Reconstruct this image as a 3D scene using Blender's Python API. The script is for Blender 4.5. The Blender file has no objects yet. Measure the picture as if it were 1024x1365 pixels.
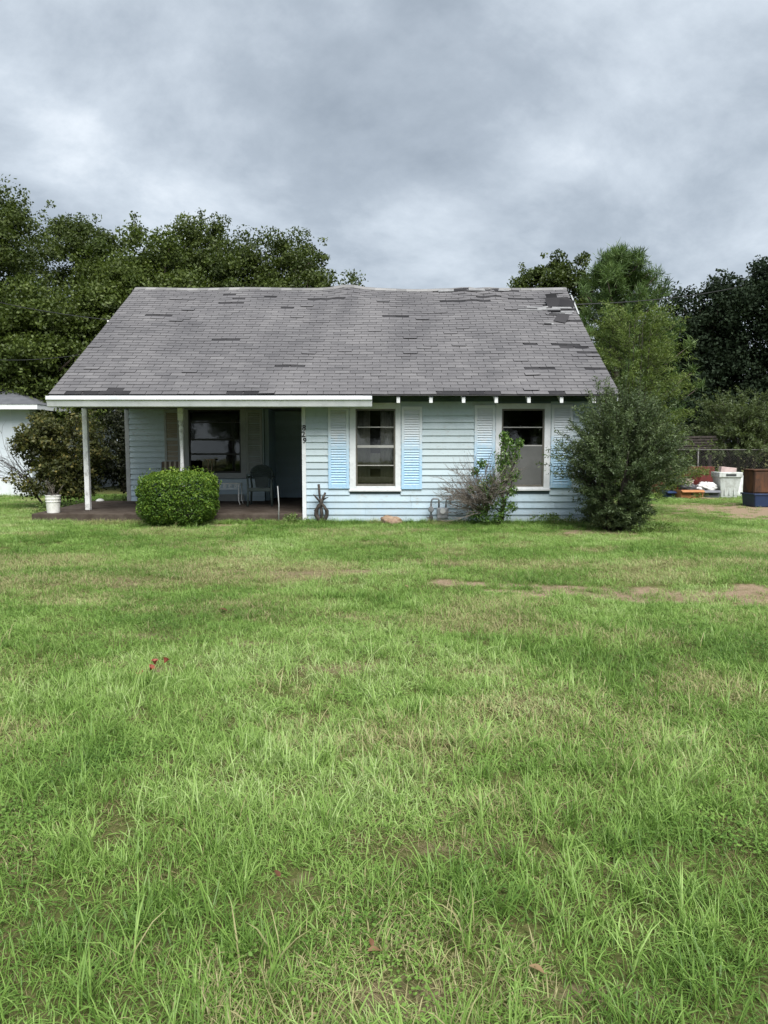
import bpy, math, random
import numpy as np
from mathutils import Vector, Matrix, Euler

random.seed(7)
RNG = np.random.default_rng(7)
R = math.radians
scene = bpy.context.scene
COL = scene.collection

# ------------------------------------------------------------------ camera
cam_d = bpy.data.cameras.new('camera')
cam = bpy.data.objects.new('camera', cam_d); COL.objects.link(cam)
cam_d.sensor_fit = 'VERTICAL'; cam_d.sensor_height = 36.0; cam_d.lens = 960 / 1365 * 36
cam_d.clip_start = 0.05; cam_d.clip_end = 3000
cam.location = (0, 0, 1.6); cam.rotation_euler = (R(90 - 5.03), 0, 0)
scene.camera = cam

# ------------------------------------------------------------------ world: overcast sky
SUN_EL, SUN_AZ = R(54), R(160)          # azimuth clockwise from +Y: behind the camera, to its right
world = bpy.data.worlds.new('World'); scene.world = world; world.use_nodes = True
nt = world.node_tree; N = nt.nodes; Lk = nt.links
for n in list(N): N.remove(n)
out = N.new('ShaderNodeOutputWorld'); bg = N.new('ShaderNodeBackground'); Lk.new(bg.outputs[0], out.inputs[0])
bg.inputs['Strength'].default_value = 0.1
sky = N.new('ShaderNodeTexSky'); sky.sky_type = 'NISHITA'; sky.sun_disc = False
sky.sun_elevation = SUN_EL; sky.sun_rotation = SUN_AZ; sky.dust_density = 3.0
tc = N.new('ShaderNodeTexCoord')
SKY_A, SKY_B = (31, 2, 4), (3, 3, 3)
sep = N.new('ShaderNodeSeparateXYZ'); Lk.new(tc.outputs['Generated'], sep.inputs[0])
def wmath(op, a, b=None):
    m = N.new('ShaderNodeMath'); m.operation = op
    for i, v in enumerate((a, b)):
        if v is None: continue
        if isinstance(v, (int, float)): m.inputs[i].default_value = v
        else: Lk.new(v, m.inputs[i])
    return m.outputs[0]
zc = wmath('ADD', wmath('MAXIMUM', sep.outputs[2], 0.0), 0.55)   # cloud deck seen in perspective
cx = wmath('DIVIDE', sep.outputs[0], zc); cy = wmath('DIVIDE', sep.outputs[1], zc)
comb = N.new('ShaderNodeCombineXYZ'); Lk.new(cx, comb.inputs[0]); Lk.new(cy, comb.inputs[1])
def wnoise(scale, det, rough, dist, loc, rz=24):
    mp = N.new('ShaderNodeMapping'); mp.inputs['Location'].default_value = loc
    mp.inputs['Rotation'].default_value = (0, 0, R(rz)); mp.inputs['Scale'].default_value = (0.85, 1.0, 1)
    Lk.new(comb.outputs[0], mp.inputs[0])
    n = N.new('ShaderNodeTexNoise'); Lk.new(mp.outputs[0], n.inputs['Vector'])
    n.inputs['Scale'].default_value = scale; n.inputs['Detail'].default_value = det
    n.inputs['Roughness'].default_value = rough; n.inputs['Distortion'].default_value = dist
    return n.outputs[0]
na = wnoise(1.25, 3, 0.45, 0.1, SKY_A); nb = wnoise(3.6, 10, 0.6, 0.15, SKY_B, -35)
cl = wmath('ADD', wmath('MULTIPLY', na, 0.66), wmath('MULTIPLY', nb, 0.34))
ramp = N.new('ShaderNodeValToRGB'); Lk.new(cl, ramp.inputs[0])
e = ramp.color_ramp.elements
SKYC = [(0.415, (0.74, 0.87, 1.02)), (0.475, (1.03, 1.18, 1.35)), (0.53, (1.48, 1.65, 1.83)), (0.61, (2.4, 2.54, 2.68))]
e[0].position = SKYC[0][0]; e[0].color = (*[v / 6 for v in SKYC[0][1]], 1)
e[1].position = SKYC[-1][0]; e[1].color = (*[v / 6 for v in SKYC[-1][1]], 1)
for p, c in SKYC[1:-1]:
    el = e.new(p); el.color = (*[v / 6 for v in c], 1)
gain = N.new("ShaderNodeVectorMath"); gain.operation = "SCALE"; gain.inputs["Scale"].default_value = 6.0
Lk.new(ramp.outputs[0], gain.inputs[0])
mix = N.new('ShaderNodeMix'); mix.data_type = 'RGBA'; mix.inputs[0].default_value = 0.965
Lk.new(sky.outputs[0], mix.inputs[6]); Lk.new(gain.outputs[0], mix.inputs[7]); Lk.new(mix.outputs[2], bg.inputs[0])

sun_d = bpy.data.lights.new('sun', 'SUN'); sun_d.energy = 1.5; sun_d.angle = R(45); sun_d.color = (1.0, 0.975, 0.94)
sun = bpy.data.objects.new('sun', sun_d); COL.objects.link(sun)
sdir = Vector((math.sin(SUN_AZ) * math.cos(SUN_EL), math.cos(SUN_AZ) * math.cos(SUN_EL), math.sin(SUN_EL)))
sun.rotation_euler = (-sdir).to_track_quat('-Z', 'Y').to_euler(); sun.location = (0, -5, 20)

vs = scene.view_settings
vs.view_transform = 'Standard'; vs.look = 'None'; vs.gamma = 1; vs.use_curve_mapping = False
vs.exposure = 2.15
scene.render.engine = 'CYCLES'
scene.cycles.use_denoising = True; scene.cycles.denoising_input_passes = 'RGB_ALBEDO_NORMAL'; scene.cycles.denoising_prefilter = 'ACCURATE'
scene.cycles.max_bounces = 8; scene.cycles.transparent_max_bounces = 12
scene.cycles.sample_clamp_indirect = 4.0; scene.cycles.caustics_reflective = False; scene.cycles.caustics_refractive = False

# ------------------------------------------------------------------ material helpers
def newmat(name):
    m = bpy.data.materials.new(name); m.use_nodes = True
    t = m.node_tree
    for n in list(t.nodes): t.nodes.remove(n)
    o = t.nodes.new('ShaderNodeOutputMaterial')
    return m, t, o
def link(t, a, b): t.links.new(a, b)
def nd(t, kind, **kw):
    n = t.nodes.new(kind)
    for k, v in kw.items(): setattr(n, k, v)
    return n
def noise(t, vec, scale, det=4, rough=0.55, stretch=None):
    if stretch:
        mp = nd(t, 'ShaderNodeMapping'); mp.inputs['Scale'].default_value = stretch; link(t, vec, mp.inputs[0]); vec = mp.outputs[0]
    n = nd(t, 'ShaderNodeTexNoise'); link(t, vec, n.inputs['Vector'])
    n.inputs['Scale'].default_value = scale; n.inputs['Detail'].default_value = det; n.inputs['Roughness'].default_value = rough
    return n.outputs[0]
def cramp(t, fac, stops):
    r = nd(t, 'ShaderNodeValToRGB'); link(t, fac, r.inputs[0]); el = r.color_ramp.elements
    el[0].position = stops[0][0]; el[0].color = (*stops[0][1], 1)
    el[1].position = stops[-1][0]; el[1].color = (*stops[-1][1], 1)
    for p, c in stops[1:-1]:
        x = el.new(p); x.color = (*c, 1)
    return r.outputs[0]
def mixc(t, fac, a, b, mode='MIX'):
    m = nd(t, 'ShaderNodeMix', data_type='RGBA', blend_type=mode)
    for i, v in ((0, fac), (6, a), (7, b)):
        if isinstance(v, (int, float)): m.inputs[i].default_value = v
        elif isinstance(v, tuple): m.inputs[i].default_value = (*v, 1)
        else: link(t, v, m.inputs[i])
    return m.outputs[2]
def mth(t, op, a, b=None):
    m = nd(t, 'ShaderNodeMath', operation=op)
    for i, v in enumerate((a, b)):
        if v is None: continue
        if isinstance(v, (int, float)): m.inputs[i].default_value = v
        else: link(t, v, m.inputs[i])
    return m.outputs[0]
def principled(t, o, color, rough=0.6, spec=0.3, bump=None, bstr=0.3, bdist=0.01, metal=0.0):
    p = nd(t, 'ShaderNodeBsdfPrincipled')
    if isinstance(color, tuple): p.inputs['Base Color'].default_value = (*color, 1)
    else: link(t, color, p.inputs['Base Color'])
    if isinstance(rough, (int, float)): p.inputs['Roughness'].default_value = rough
    else: link(t, rough, p.inputs['Roughness'])
    p.inputs['Specular IOR Level'].default_value = spec; p.inputs['Metallic'].default_value = metal
    if bump is not None:
        b = nd(t, 'ShaderNodeBump'); b.inputs['Strength'].default_value = bstr; b.inputs['Distance'].default_value = bdist
        link(t, bump, b.inputs['Height']); link(t, b.outputs[0], p.inputs['Normal'])
    link(t, p.outputs[0], o.inputs[0])
    return p
def worn(name, c1, c2, scale=3.0, rough=0.6, spec=0.3, stretch=None, dirt=None, dirt_amt=0.5, bscale=40, bstr=0.2, metal=0.0, objvar=0.0):
    """two-tone procedural surface with optional blotchy dirt and relief, in world-sized pattern"""
    m, t, o = newmat(name)
    g = nd(t, 'ShaderNodeNewGeometry').outputs['Position']
    c = cramp(t, noise(t, g, scale, 6, 0.6, stretch), [(0.35, c1), (0.65, c2)])
    if objvar:
        rnd = nd(t, 'ShaderNodeObjectInfo').outputs['Random']
        k = mth(t, 'ADD', mth(t, 'MULTIPLY', rnd, objvar), 1 - objvar * 0.6)
        c = mixc(t, 1.0, c, k, 'MULTIPLY')
    if dirt:
        dn = cramp(t, noise(t, g, scale * 2.3, 8, 0.7), [(0.48, (0, 0, 0)), (0.72, (dirt_amt,) * 3)])
        c = mixc(t, dn, c, dirt)
    principled(t, o, c, rough, spec, noise(t, g, bscale, 4), bstr, 0.004, metal)
    return m
def leafmat(name, stops, trans=0.3, rough=0.5, spec=0.25, attr='cv'):
    m, t, o = newmat(name)
    a = nd(t, 'ShaderNodeAttribute', attribute_name=attr)
    c = cramp(t, a.outputs['Fac'], stops)
    p = nd(t, 'ShaderNodeBsdfPrincipled'); link(t, c, p.inputs['Base Color'])
    p.inputs['Roughness'].default_value = rough; p.inputs['Specular IOR Level'].default_value = spec
    tr = nd(t, 'ShaderNodeBsdfTranslucent'); link(t, mixc(t, 1.0, c, (1.1, 1.15, 0.6), 'MULTIPLY'), tr.inputs[0])
    mx = nd(t, 'ShaderNodeMixShader'); mx.inputs[0].default_value = trans
    link(t, p.outputs[0], mx.inputs[1]); link(t, tr.outputs[0], mx.inputs[2]); link(t, mx.outputs[0], o.inputs[0])
    return m

M = {}
# painted lap siding: pale blue, sun-faded, streaked, a little bluer low on the wall
m, t, o = newmat('siding_paint')
g = nd(t, 'ShaderNodeNewGeometry').outputs['Position']
sx = nd(t, 'ShaderNodeSeparateXYZ'); link(t, g, sx.inputs[0])
hz = mth(t, 'ADD', sx.outputs[2], mth(t, 'MULTIPLY', noise(t, g, 1.3, 4), 1.2))
base = cramp(t, mth(t, 'DIVIDE', hz, 3.0), [(0.25, (0.375, 0.485, 0.57)), (0.62, (0.44, 0.525, 0.555))])
rnd = nd(t, 'ShaderNodeObjectInfo').outputs['Random']
base = mixc(t, 1.0, base, mth(t, 'ADD', mth(t, 'MULTIPLY', rnd, 0.16), 0.92), 'MULTIPLY')
streak = cramp(t, noise(t, g, 5.0, 6, 0.65, (1, 1, 0.12)), [(0.5, (0, 0, 0)), (0.75, (0.35,) * 3)])
base = mixc(t, streak, base, (0.47, 0.53, 0.55))
grime = cramp(t, noise(t, g, 9.0, 8, 0.7), [(0.55, (0, 0, 0)), (0.8, (0.4,) * 3)])
base = mixc(t, grime, base, (0.20, 0.24, 0.25))
peel = cramp(t, mth(t, 'ADD', mth(t, 'MULTIPLY', noise(t, g, 26, 7, 0.7, (0.35, 1, 1.6)), 0.75), mth(t, 'MULTIPLY', noise(t, g, 1.1, 3), 0.35)), [(0.63, (0, 0, 0)), (0.67, (0.7,) * 3)])
base = mixc(t, peel, base, (0.34, 0.34, 0.32))
mildew = cramp(t, noise(t, g, 2.2, 8, 0.72, (1, 1, 0.5)), [(0.52, (0, 0, 0)), (0.78, (0.32,) * 3)])
base = mixc(t, mildew, base, (0.24, 0.30, 0.30))
splash = cramp(t, mth(t, 'ADD', sx.outputs[2], mth(t, 'MULTIPLY', noise(t, g, 6, 5), 0.3)), [(0.12, (0.55,) * 3), (0.42, (0, 0, 0))])
base = mixc(t, splash, base, (0.26, 0.29, 0.27))
principled(t, o, base, 0.55, 0.3, noise(t, g, 30, 5, 0.6, (0.15, 1, 2)), 0.15, 0.003)
M['siding'] = m
M['wall_core'] = worn('wall_core', (0.10, 0.14, 0.17), (0.12, 0.16, 0.19), 2)
M['trim'] = worn('trim_paint', (0.58, 0.61, 0.63), (0.68, 0.70, 0.72), 2.5, 0.5, dirt=(0.3, 0.31, 0.3), dirt_amt=0.35)
M['trim_grey'] = worn('grey_trim', (0.295, 0.312, 0.312), (0.369, 0.377, 0.377), 2.5, 0.55, dirt=(0.2, 0.2, 0.19), dirt_amt=0.4)
M['post'] = worn('post_paint', (0.76, 0.77, 0.77), (0.85, 0.85, 0.85), 3, 0.5, dirt=(0.22, 0.20, 0.18), dirt_amt=0.75)
M['gutter'] = worn('gutter_metal', (0.60, 0.63, 0.66), (0.70, 0.72, 0.75), 1.6, 0.4, 0.4, dirt=(0.36, 0.37, 0.36), dirt_amt=0.4)
M['frieze'] = worn('frieze_shaded_paint', (0.05, 0.075, 0.09), (0.07, 0.10, 0.115), 3)  # navy paint, its colour darkened to hold the shade under the eave
M['rafter'] = worn('rafter_paint', (0.66, 0.68, 0.69), (0.75, 0.77, 0.78), 8, 0.5, dirt=(0.3, 0.29, 0.27), dirt_amt=0.5)
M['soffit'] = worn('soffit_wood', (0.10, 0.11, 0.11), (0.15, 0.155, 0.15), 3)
M['numeral'] = worn('black_numeral', (0.012, 0.012, 0.014), (0.02, 0.02, 0.022), 10, 0.4)
M['bronze'] = worn('bronze_frame', (0.10, 0.095, 0.08), (0.14, 0.13, 0.11), 6, 0.4, 0.5)
M['darkframe'] = worn('dark_frame', (0.015, 0.015, 0.016), (0.025, 0.024, 0.024), 6, 0.4, 0.4)
M['muntin'] = worn('muntin', (0.30, 0.30, 0.28), (0.38, 0.38, 0.36), 6, 0.4, 0.5)
M['curtain'] = worn('curtain_cloth', (0.46, 0.43, 0.37), (0.56, 0.53, 0.47), 4, 0.9, 0.1)
M['screen'] = worn('window_screen', (0.10, 0.103, 0.10), (0.13, 0.133, 0.13), 2, 0.8, 0.1)
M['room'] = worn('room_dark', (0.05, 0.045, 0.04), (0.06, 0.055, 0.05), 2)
# shutters: sky-blue coat chalked to white towards the top
m, t, o = newmat('shutter_paint')
tcn = nd(t, 'ShaderNodeTexCoord'); s3 = nd(t, 'ShaderNodeSeparateXYZ'); link(t, tcn.outputs['Object'], s3.inputs[0])
g = nd(t, 'ShaderNodeNewGeometry').outputs['Position']
f = mth(t, 'ADD', s3.outputs[2], mth(t, 'MULTIPLY', mth(t, 'SUBTRACT', noise(t, g, 7, 6, 0.65), 0.5), 0.9))
c = cramp(t, mth(t, 'DIVIDE', f, 1.8), [(0.25, (0.32, 0.52, 0.70)), (0.5, (0.42, 0.57, 0.69)), (0.66, (0.56, 0.62, 0.66)), (0.9, (0.60, 0.63, 0.65))])
c = mixc(t, cramp(t, noise(t, g, 22, 6, 0.7), [(0.50, (0, 0, 0)), (0.68, (0.75,) * 3)]), c, (0.58, 0.64, 0.68))
c = mixc(t, cramp(t, noise(t, g, 9, 8, 0.75), [(0.58, (0, 0, 0)), (0.78, (0.5,) * 3)]), c, (0.30, 0.36, 0.40))
principled(t, o, c, 0.55, 0.3, noise(t, g, 60), 0.1, 0.003)
M['shutter'] = m
M['shutter_grey'] = worn('shutter_grey', (0.279, 0.295, 0.287), (0.344, 0.353, 0.344), 3, 0.6)
M['shutter_tan'] = worn('shutter_tan', (0.271, 0.238, 0.189), (0.328, 0.287, 0.230), 3, 0.6)
# window glass: clear pane with a sky reflection
m, t, o = newmat('window_glass')
tp = nd(t, 'ShaderNodeBsdfTransparent'); tp.inputs[0].default_value = (0.78, 0.80, 0.79, 1)
gl = nd(t, 'ShaderNodeBsdfGlossy'); gl.inputs['Roughness'].default_value = 0.03; gl.inputs[0].default_value = (0.9, 0.9, 0.9, 1)
g = nd(t, 'ShaderNodeNewGeometry').outputs['Position']
bp = nd(t, 'ShaderNodeBump'); bp.inputs['Strength'].default_value = 0.05; bp.inputs['Distance'].default_value = 0.02
link(t, noise(t, g, 2.5, 2), bp.inputs['Height']); link(t, bp.outputs[0], gl.inputs['Normal'])
fr = nd(t, 'ShaderNodeFresnel'); fr.inputs[0].default_value = 1.55
mx = nd(t, 'ShaderNodeMixShader'); link(t, mth(t, 'MULTIPLY', fr.outputs[0], 1.2), mx.inputs[0])
link(t, tp.outputs[0], mx.inputs[1]); link(t, gl.outputs[0], mx.inputs[2]); link(t, mx.outputs[0], o.inputs[0])
M['glass'] = m
# asphalt shingles: weathered grey, per-tab shade in 'cv', large stains in world space
def shinglemat(name, stops):
    m, t, o = newmat(name)
    g = nd(t, 'ShaderNodeNewGeometry').outputs['Position']
    a = nd(t, 'ShaderNodeAttribute', attribute_name='cv')
    c = cramp(t, a.outputs['Fac'], stops)
    st = cramp(t, noise(t, g, 0.8, 5, 0.6, (1, 0.5, 0.5)), [(0.35, (0.80, 0.80, 0.81)), (0.65, (1.1, 1.09, 1.08))])
    c = mixc(t, 1.0, c, st, 'MULTIPLY')
    gr = cramp(t, noise(t, g, 120, 3, 0.8), [(0.3, (0.8,) * 3), (0.7, (1.2,) * 3)])
    c = mixc(t, 1.0, c, gr, 'MULTIPLY')
    li = cramp(t, noise(t, g, 4.5, 8, 0.75), [(0.6, (0, 0, 0)), (0.8, (0.35,) * 3)])
    c = mixc(t, li, c, (0.21, 0.21, 0.205))
    principled(t, o, c, 0.9, 0.15, noise(t, g, 150, 3, 0.8), 0.5, 0.003)
    return m
M['shingle'] = shinglemat('asphalt_shingle', [(0.0, (0.100, 0.099, 0.104)), (0.5, (0.126, 0.124, 0.129)), (1.0, (0.155, 0.153, 0.157))])
M['bare'] = shinglemat('bare_underlayer', [(0.0, (0.020, 0.020, 0.022)), (1.0, (0.048, 0.047, 0.050))])
M['cap'] = shinglemat('ridge_cap', [(0.0, (0.15, 0.15, 0.15)), (1.0, (0.25, 0.25, 0.247))])
M['pale_layer'] = worn('torn_pale_layer', (0.15, 0.153, 0.157), (0.235, 0.238, 0.24), 9, 0.8, dirt=(0.15, 0.15, 0.16), dirt_amt=0.6)
M['deck'] = worn('roof_deck', (0.05, 0.05, 0.055), (0.08, 0.078, 0.08), 4, 0.9)
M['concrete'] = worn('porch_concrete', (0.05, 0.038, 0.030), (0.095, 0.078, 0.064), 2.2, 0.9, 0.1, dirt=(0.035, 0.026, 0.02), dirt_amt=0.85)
M['bark'] = worn('bark', (0.07, 0.055, 0.045), (0.13, 0.11, 0.09), 9, 0.9, 0.1, (1, 1, 0.2), bstr=0.6)
M['twig'] = worn('grey_twig', (0.11, 0.095, 0.08), (0.20, 0.178, 0.155), 12, 0.9, 0.1)
M['darktwig'] = worn('dark_twig', (0.035, 0.03, 0.027), (0.08, 0.07, 0.062), 12, 0.9, 0.1)
M['white_plastic'] = worn('white_plastic', (0.60, 0.60, 0.56), (0.72, 0.72, 0.69), 6, 0.45, dirt=(0.33, 0.31, 0.27), dirt_amt=0.5)
M['chair_green'] = worn('green_resin', (0.045, 0.062, 0.058), (0.06, 0.08, 0.075), 6, 0.5, 0.3)
M['white_metal'] = worn('white_enamel', (0.62, 0.63, 0.62), (0.72, 0.73, 0.72), 6, 0.45, dirt=(0.3, 0.26, 0.22), dirt_amt=0.4)
M['brown_cloth'] = worn('brown_stripe', (0.10, 0.075, 0.06), (0.14, 0.105, 0.085), 9, 0.9)
M['beige_cloth'] = worn('beige_stripe', (0.33, 0.29, 0.24), (0.40, 0.36, 0.30), 9, 0.9)
M['wood'] = worn('pale_wood', (0.30, 0.22, 0.14), (0.40, 0.31, 0.21), 14, 0.7, stretch=(1, 1, 0.15))
M['darkwood'] = worn('dark_wood', (0.03, 0.025, 0.022), (0.06, 0.05, 0.045), 8, 0.85)
M['galv'] = worn('galvanised', (0.07, 0.066, 0.062), (0.12, 0.115, 0.11), 9, 0.5, 0.3, metal=0.2)
M['meter_grey'] = worn('meter_grey', (0.13, 0.14, 0.15), (0.20, 0.21, 0.22), 8, 0.5, dirt=(0.12, 0.10, 0.09), dirt_amt=0.6)
M['blackpipe'] = worn('black_pipe', (0.03, 0.03, 0.032), (0.07, 0.065, 0.06), 12, 0.6)
M['rock'] = worn('rock', (0.20, 0.13, 0.085), (0.34, 0.26, 0.19), 9, 0.95, 0.1, dirt=(0.09, 0.08, 0.07), dirt_amt=0.7, bstr=0.6)
M['nwall'] = worn('neighbour_panel', (0.492, 0.549, 0.599), (0.558, 0.607, 0.648), 0.9, 0.6, dirt=(0.42, 0.46, 0.48), dirt_amt=0.3)
M['nskirt'] = worn('neighbour_skirt', (0.58, 0.62, 0.64), (0.66, 0.70, 0.72), 1.5, 0.6, dirt=(0.36, 0.37, 0.34), dirt_amt=0.5)
M['seam'] = worn('seam', (0.22, 0.24, 0.25), (0.3, 0.32, 0.33), 5)
M['nroof'] = worn('neighbour_roof', (0.075, 0.08, 0.09), (0.11, 0.115, 0.125), 3, 0.9)
M['nfascia'] = worn('neighbour_fascia', (0.66, 0.69, 0.71), (0.74, 0.76, 0.78), 3, 0.5)
M['cardboard'] = worn('orange_cardboard', (0.30, 0.13, 0.055), (0.38, 0.18, 0.08), 6, 0.9)
M['greybox'] = worn('grey_tote', (0.11, 0.115, 0.13), (0.17, 0.175, 0.19), 6, 0.6)
M['bag_white'] = worn('white_bag', (0.55, 0.54, 0.53), (0.70, 0.69, 0.68), 6, 0.5)
M['bag_pink'] = worn('pale_rag', (0.36, 0.27, 0.26), (0.48, 0.38, 0.36), 8, 0.9)
M['bag_black'] = worn('black_bag', (0.02, 0.02, 0.024), (0.05, 0.05, 0.055), 8, 0.4, 0.5)
M['red'] = worn('red_enamel', (0.085, 0.014, 0.012), (0.13, 0.022, 0.018), 7, 0.5, 0.4, dirt=(0.09, 0.035, 0.025), dirt_amt=0.7)
M['bin'] = worn('bin_plastic', (0.46, 0.49, 0.47), (0.56, 0.59, 0.57), 3, 0.5, stretch=(3, 3, 0.5), dirt=(0.22, 0.21, 0.18), dirt_amt=0.75)
M['slotdark'] = worn('dark_slot', (0.03, 0.035, 0.035), (0.05, 0.055, 0.055), 6)
M['rustbrown'] = worn('rust_brown', (0.028, 0.018, 0.014), (0.12, 0.052, 0.024), 3, 0.8, stretch=(1.6, 1, 0.5), dirt=(0.02, 0.016, 0.014), dirt_amt=0.85)
M['blue_tote'] = worn('blue_tote', (0.012, 0.026, 0.07), (0.018, 0.036, 0.09), 4, 0.4, 0.4)
M['cable'] = worn('cable', (0.02, 0.02, 0.02), (0.035, 0.035, 0.035), 6, 0.6)
M['polewood'] = worn('pole_wood', (0.12, 0.09, 0.07), (0.18, 0.14, 0.11), 5, 0.9)
M['petal'] = leafmat('red_petal', [(0, (0.25, 0.06, 0.045)), (1, (0.36, 0.12, 0.085))], 0.25)
M['stalk'] = leafmat('flower_stalk', [(0, (0.16, 0.22, 0.07)), (1, (0.26, 0.30, 0.12))], 0.2)
M['deadleaf'] = leafmat('dead_leaf', [(0, (0.085, 0.034, 0.018)), (0.5, (0.16, 0.085, 0.042)), (1, (0.25, 0.175, 0.095))], 0.15)
# foliage
M['oakA'] = leafmat('oak_leaf', [(0, (0.024, 0.038, 0.009)), (0.5, (0.053, 0.078, 0.017)), (1, (0.100, 0.130, 0.032))])
M['oakB'] = leafmat('oak_leaf_bright', [(0, (0.030, 0.049, 0.010)), (0.5, (0.066, 0.096, 0.020)), (1, (0.118, 0.155, 0.036))])
M['oakD'] = leafmat('dark_oak_leaf', [(0, (0.0112, 0.0184, 0.0112)), (0.5, (0.0215, 0.0347, 0.0184)), (1, (0.0397, 0.0582, 0.0326))], 0.15, .6, .08)
M['pine'] = leafmat('pine_needle', [(0, (0.0348, 0.0682, 0.0203)), (0.5, (0.0725, 0.1247, 0.0348)), (1, (0.1334, 0.2001, 0.0580))], 0.2)
M['juniper'] = leafmat('juniper_spray', [(0, (0.042, 0.066, 0.030)), (0.5, (0.082, 0.118, 0.052)), (1, (0.150, 0.195, 0.090))], 0.25)
M['willow'] = leafmat('willow_leaf', [(0, (0.062, 0.100, 0.022)), (0.5, (0.116, 0.166, 0.040)), (1, (0.190, 0.245, 0.072))], 0.3)
M['lime'] = leafmat('lime_leaf', [(0, (0.0720, 0.1170, 0.0198)), (1, (0.1530, 0.2160, 0.0360))], 0.35)
M['box'] = leafmat('boxwood_leaf', [(0, (0.0302, 0.0648, 0.0108)), (0.45, (0.0670, 0.1354, 0.0173)), (0.8, (0.1404, 0.2268, 0.0281)), (1, (0.2268, 0.3132, 0.0490))], 0.3)
M['brownshrub'] = leafmat('russet_leaf', [(0, (0.024, 0.028, 0.010)), (0.45, (0.056, 0.068, 0.020)), (0.8, (0.105, 0.108, 0.034)), (1, (0.19, 0.16, 0.05))], 0.25)
M['shadeshrub'] = leafmat('shaded_shrub_leaf', [(0, (0.0120, 0.0165, 0.0075)), (0.6, (0.0263, 0.0338, 0.0150)), (1, (0.0525, 0.0562, 0.0263))], 0.2)  # shrub leaves with the porch shade put into their colour
M['privet'] = leafmat('privet_leaf', [(0, (0.0378, 0.0819, 0.0189)), (0.5, (0.0765, 0.1521, 0.0306)), (0.85, (0.1404, 0.2340, 0.0468)), (1, (0.3159, 0.3978, 0.1521))], 0.3, 0.35, 0.4)
M['feather'] = leafmat('feathery_leaf', [(0, (0.0468, 0.0684, 0.0274)), (0.5, (0.0893, 0.1217, 0.0468)), (1, (0.1505, 0.1944, 0.0828))], 0.3)
M['weed'] = leafmat('weed_leaf', [(0, (0.09, 0.15, 0.04)), (1, (0.17, 0.24, 0.07))], 0.3)
# grass: hue from the tuft it belongs to, shade from the blade
def grassmat(name, stops, dry):
    m, t, o = newmat(name)
    ti = nd(t, 'ShaderNodeAttribute', attribute_name='tint', attribute_type='INSTANCER').outputs['Fac']
    bl = nd(t, 'ShaderNodeAttribute', attribute_name='cv').outputs['Fac']
    dr = nd(t, 'ShaderNodeAttribute', attribute_name='dry', attribute_type='INSTANCER').outputs['Fac']
    c = cramp(t, mth(t, 'ADD', mth(t, 'MULTIPLY', ti, 0.55), mth(t, 'MULTIPLY', bl, 0.45)), stops)
    df = mth(t, 'GREATER_THAN', dr, mth(t, 'ADD', bl, 0.02))
    c = mixc(t, mth(t, 'MULTIPLY', df, 0.8), c, dry)
    p = nd(t, 'ShaderNodeBsdfPrincipled'); link(t, c, p.inputs['Base Color']); p.inputs['Roughness'].default_value = 0.45
    p.inputs['Specular IOR Level'].default_value = 0.3
    tr = nd(t, 'ShaderNodeBsdfTranslucent'); link(t, c, tr.inputs[0])
    mx = nd(t, 'ShaderNodeMixShader'); mx.inputs[0].default_value = 0.35
    link(t, p.outputs[0], mx.inputs[1]); link(t, tr.outputs[0], mx.inputs[2]); link(t, mx.outputs[0], o.inputs[0])
    return m
GST = [(0.0, (0.066, 0.140, 0.024)), (0.3, (0.138, 0.250, 0.046)), (0.6, (0.218, 0.350, 0.078)), (0.85, (0.315, 0.450, 0.140)), (1.0, (0.46, 0.56, 0.27))]
M['grass'] = grassmat('grass_blade', GST, (0.40, 0.35, 0.19))
M['straw'] = grassmat('straw_blade', [(0, (0.12, 0.105, 0.045)), (0.5, (0.24, 0.20, 0.10)), (1, (0.42, 0.36, 0.22))], (0.30, 0.25, 0.14))
# ground: thatch and soil, worn earth where 'dirt' says so
m, t, o = newmat('lawn_soil')
g = nd(t, 'ShaderNodeNewGeometry').outputs['Position']
th = cramp(t, noise(t, g, 45, 10, 0.8), [(0.3, (0.040, 0.050, 0.014)), (0.5, (0.085, 0.095, 0.030)), (0.72, (0.17, 0.150, 0.072))])
so = cramp(t, noise(t, g, 24, 12, 0.85), [(0.3, (0.14, 0.098, 0.060)), (0.52, (0.26, 0.196, 0.132)), (0.75, (0.43, 0.355, 0.255))])
da = nd(t, 'ShaderNodeAttribute', attribute_name='dirt').outputs['Fac']
df = cramp(t, mth(t, 'ADD', da, mth(t, 'MULTIPLY', mth(t, 'SUBTRACT', noise(t, g, 16, 9, 0.75), 0.5), 1.5)), [(0.25, (0, 0, 0)), (0.75, (1, 1, 1))])
principled(t, o, mixc(t, df, th, so), 0.95, 0.1, noise(t, g, 60, 6, 0.7), 0.8, 0.02)
M['soil'] = m

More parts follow.
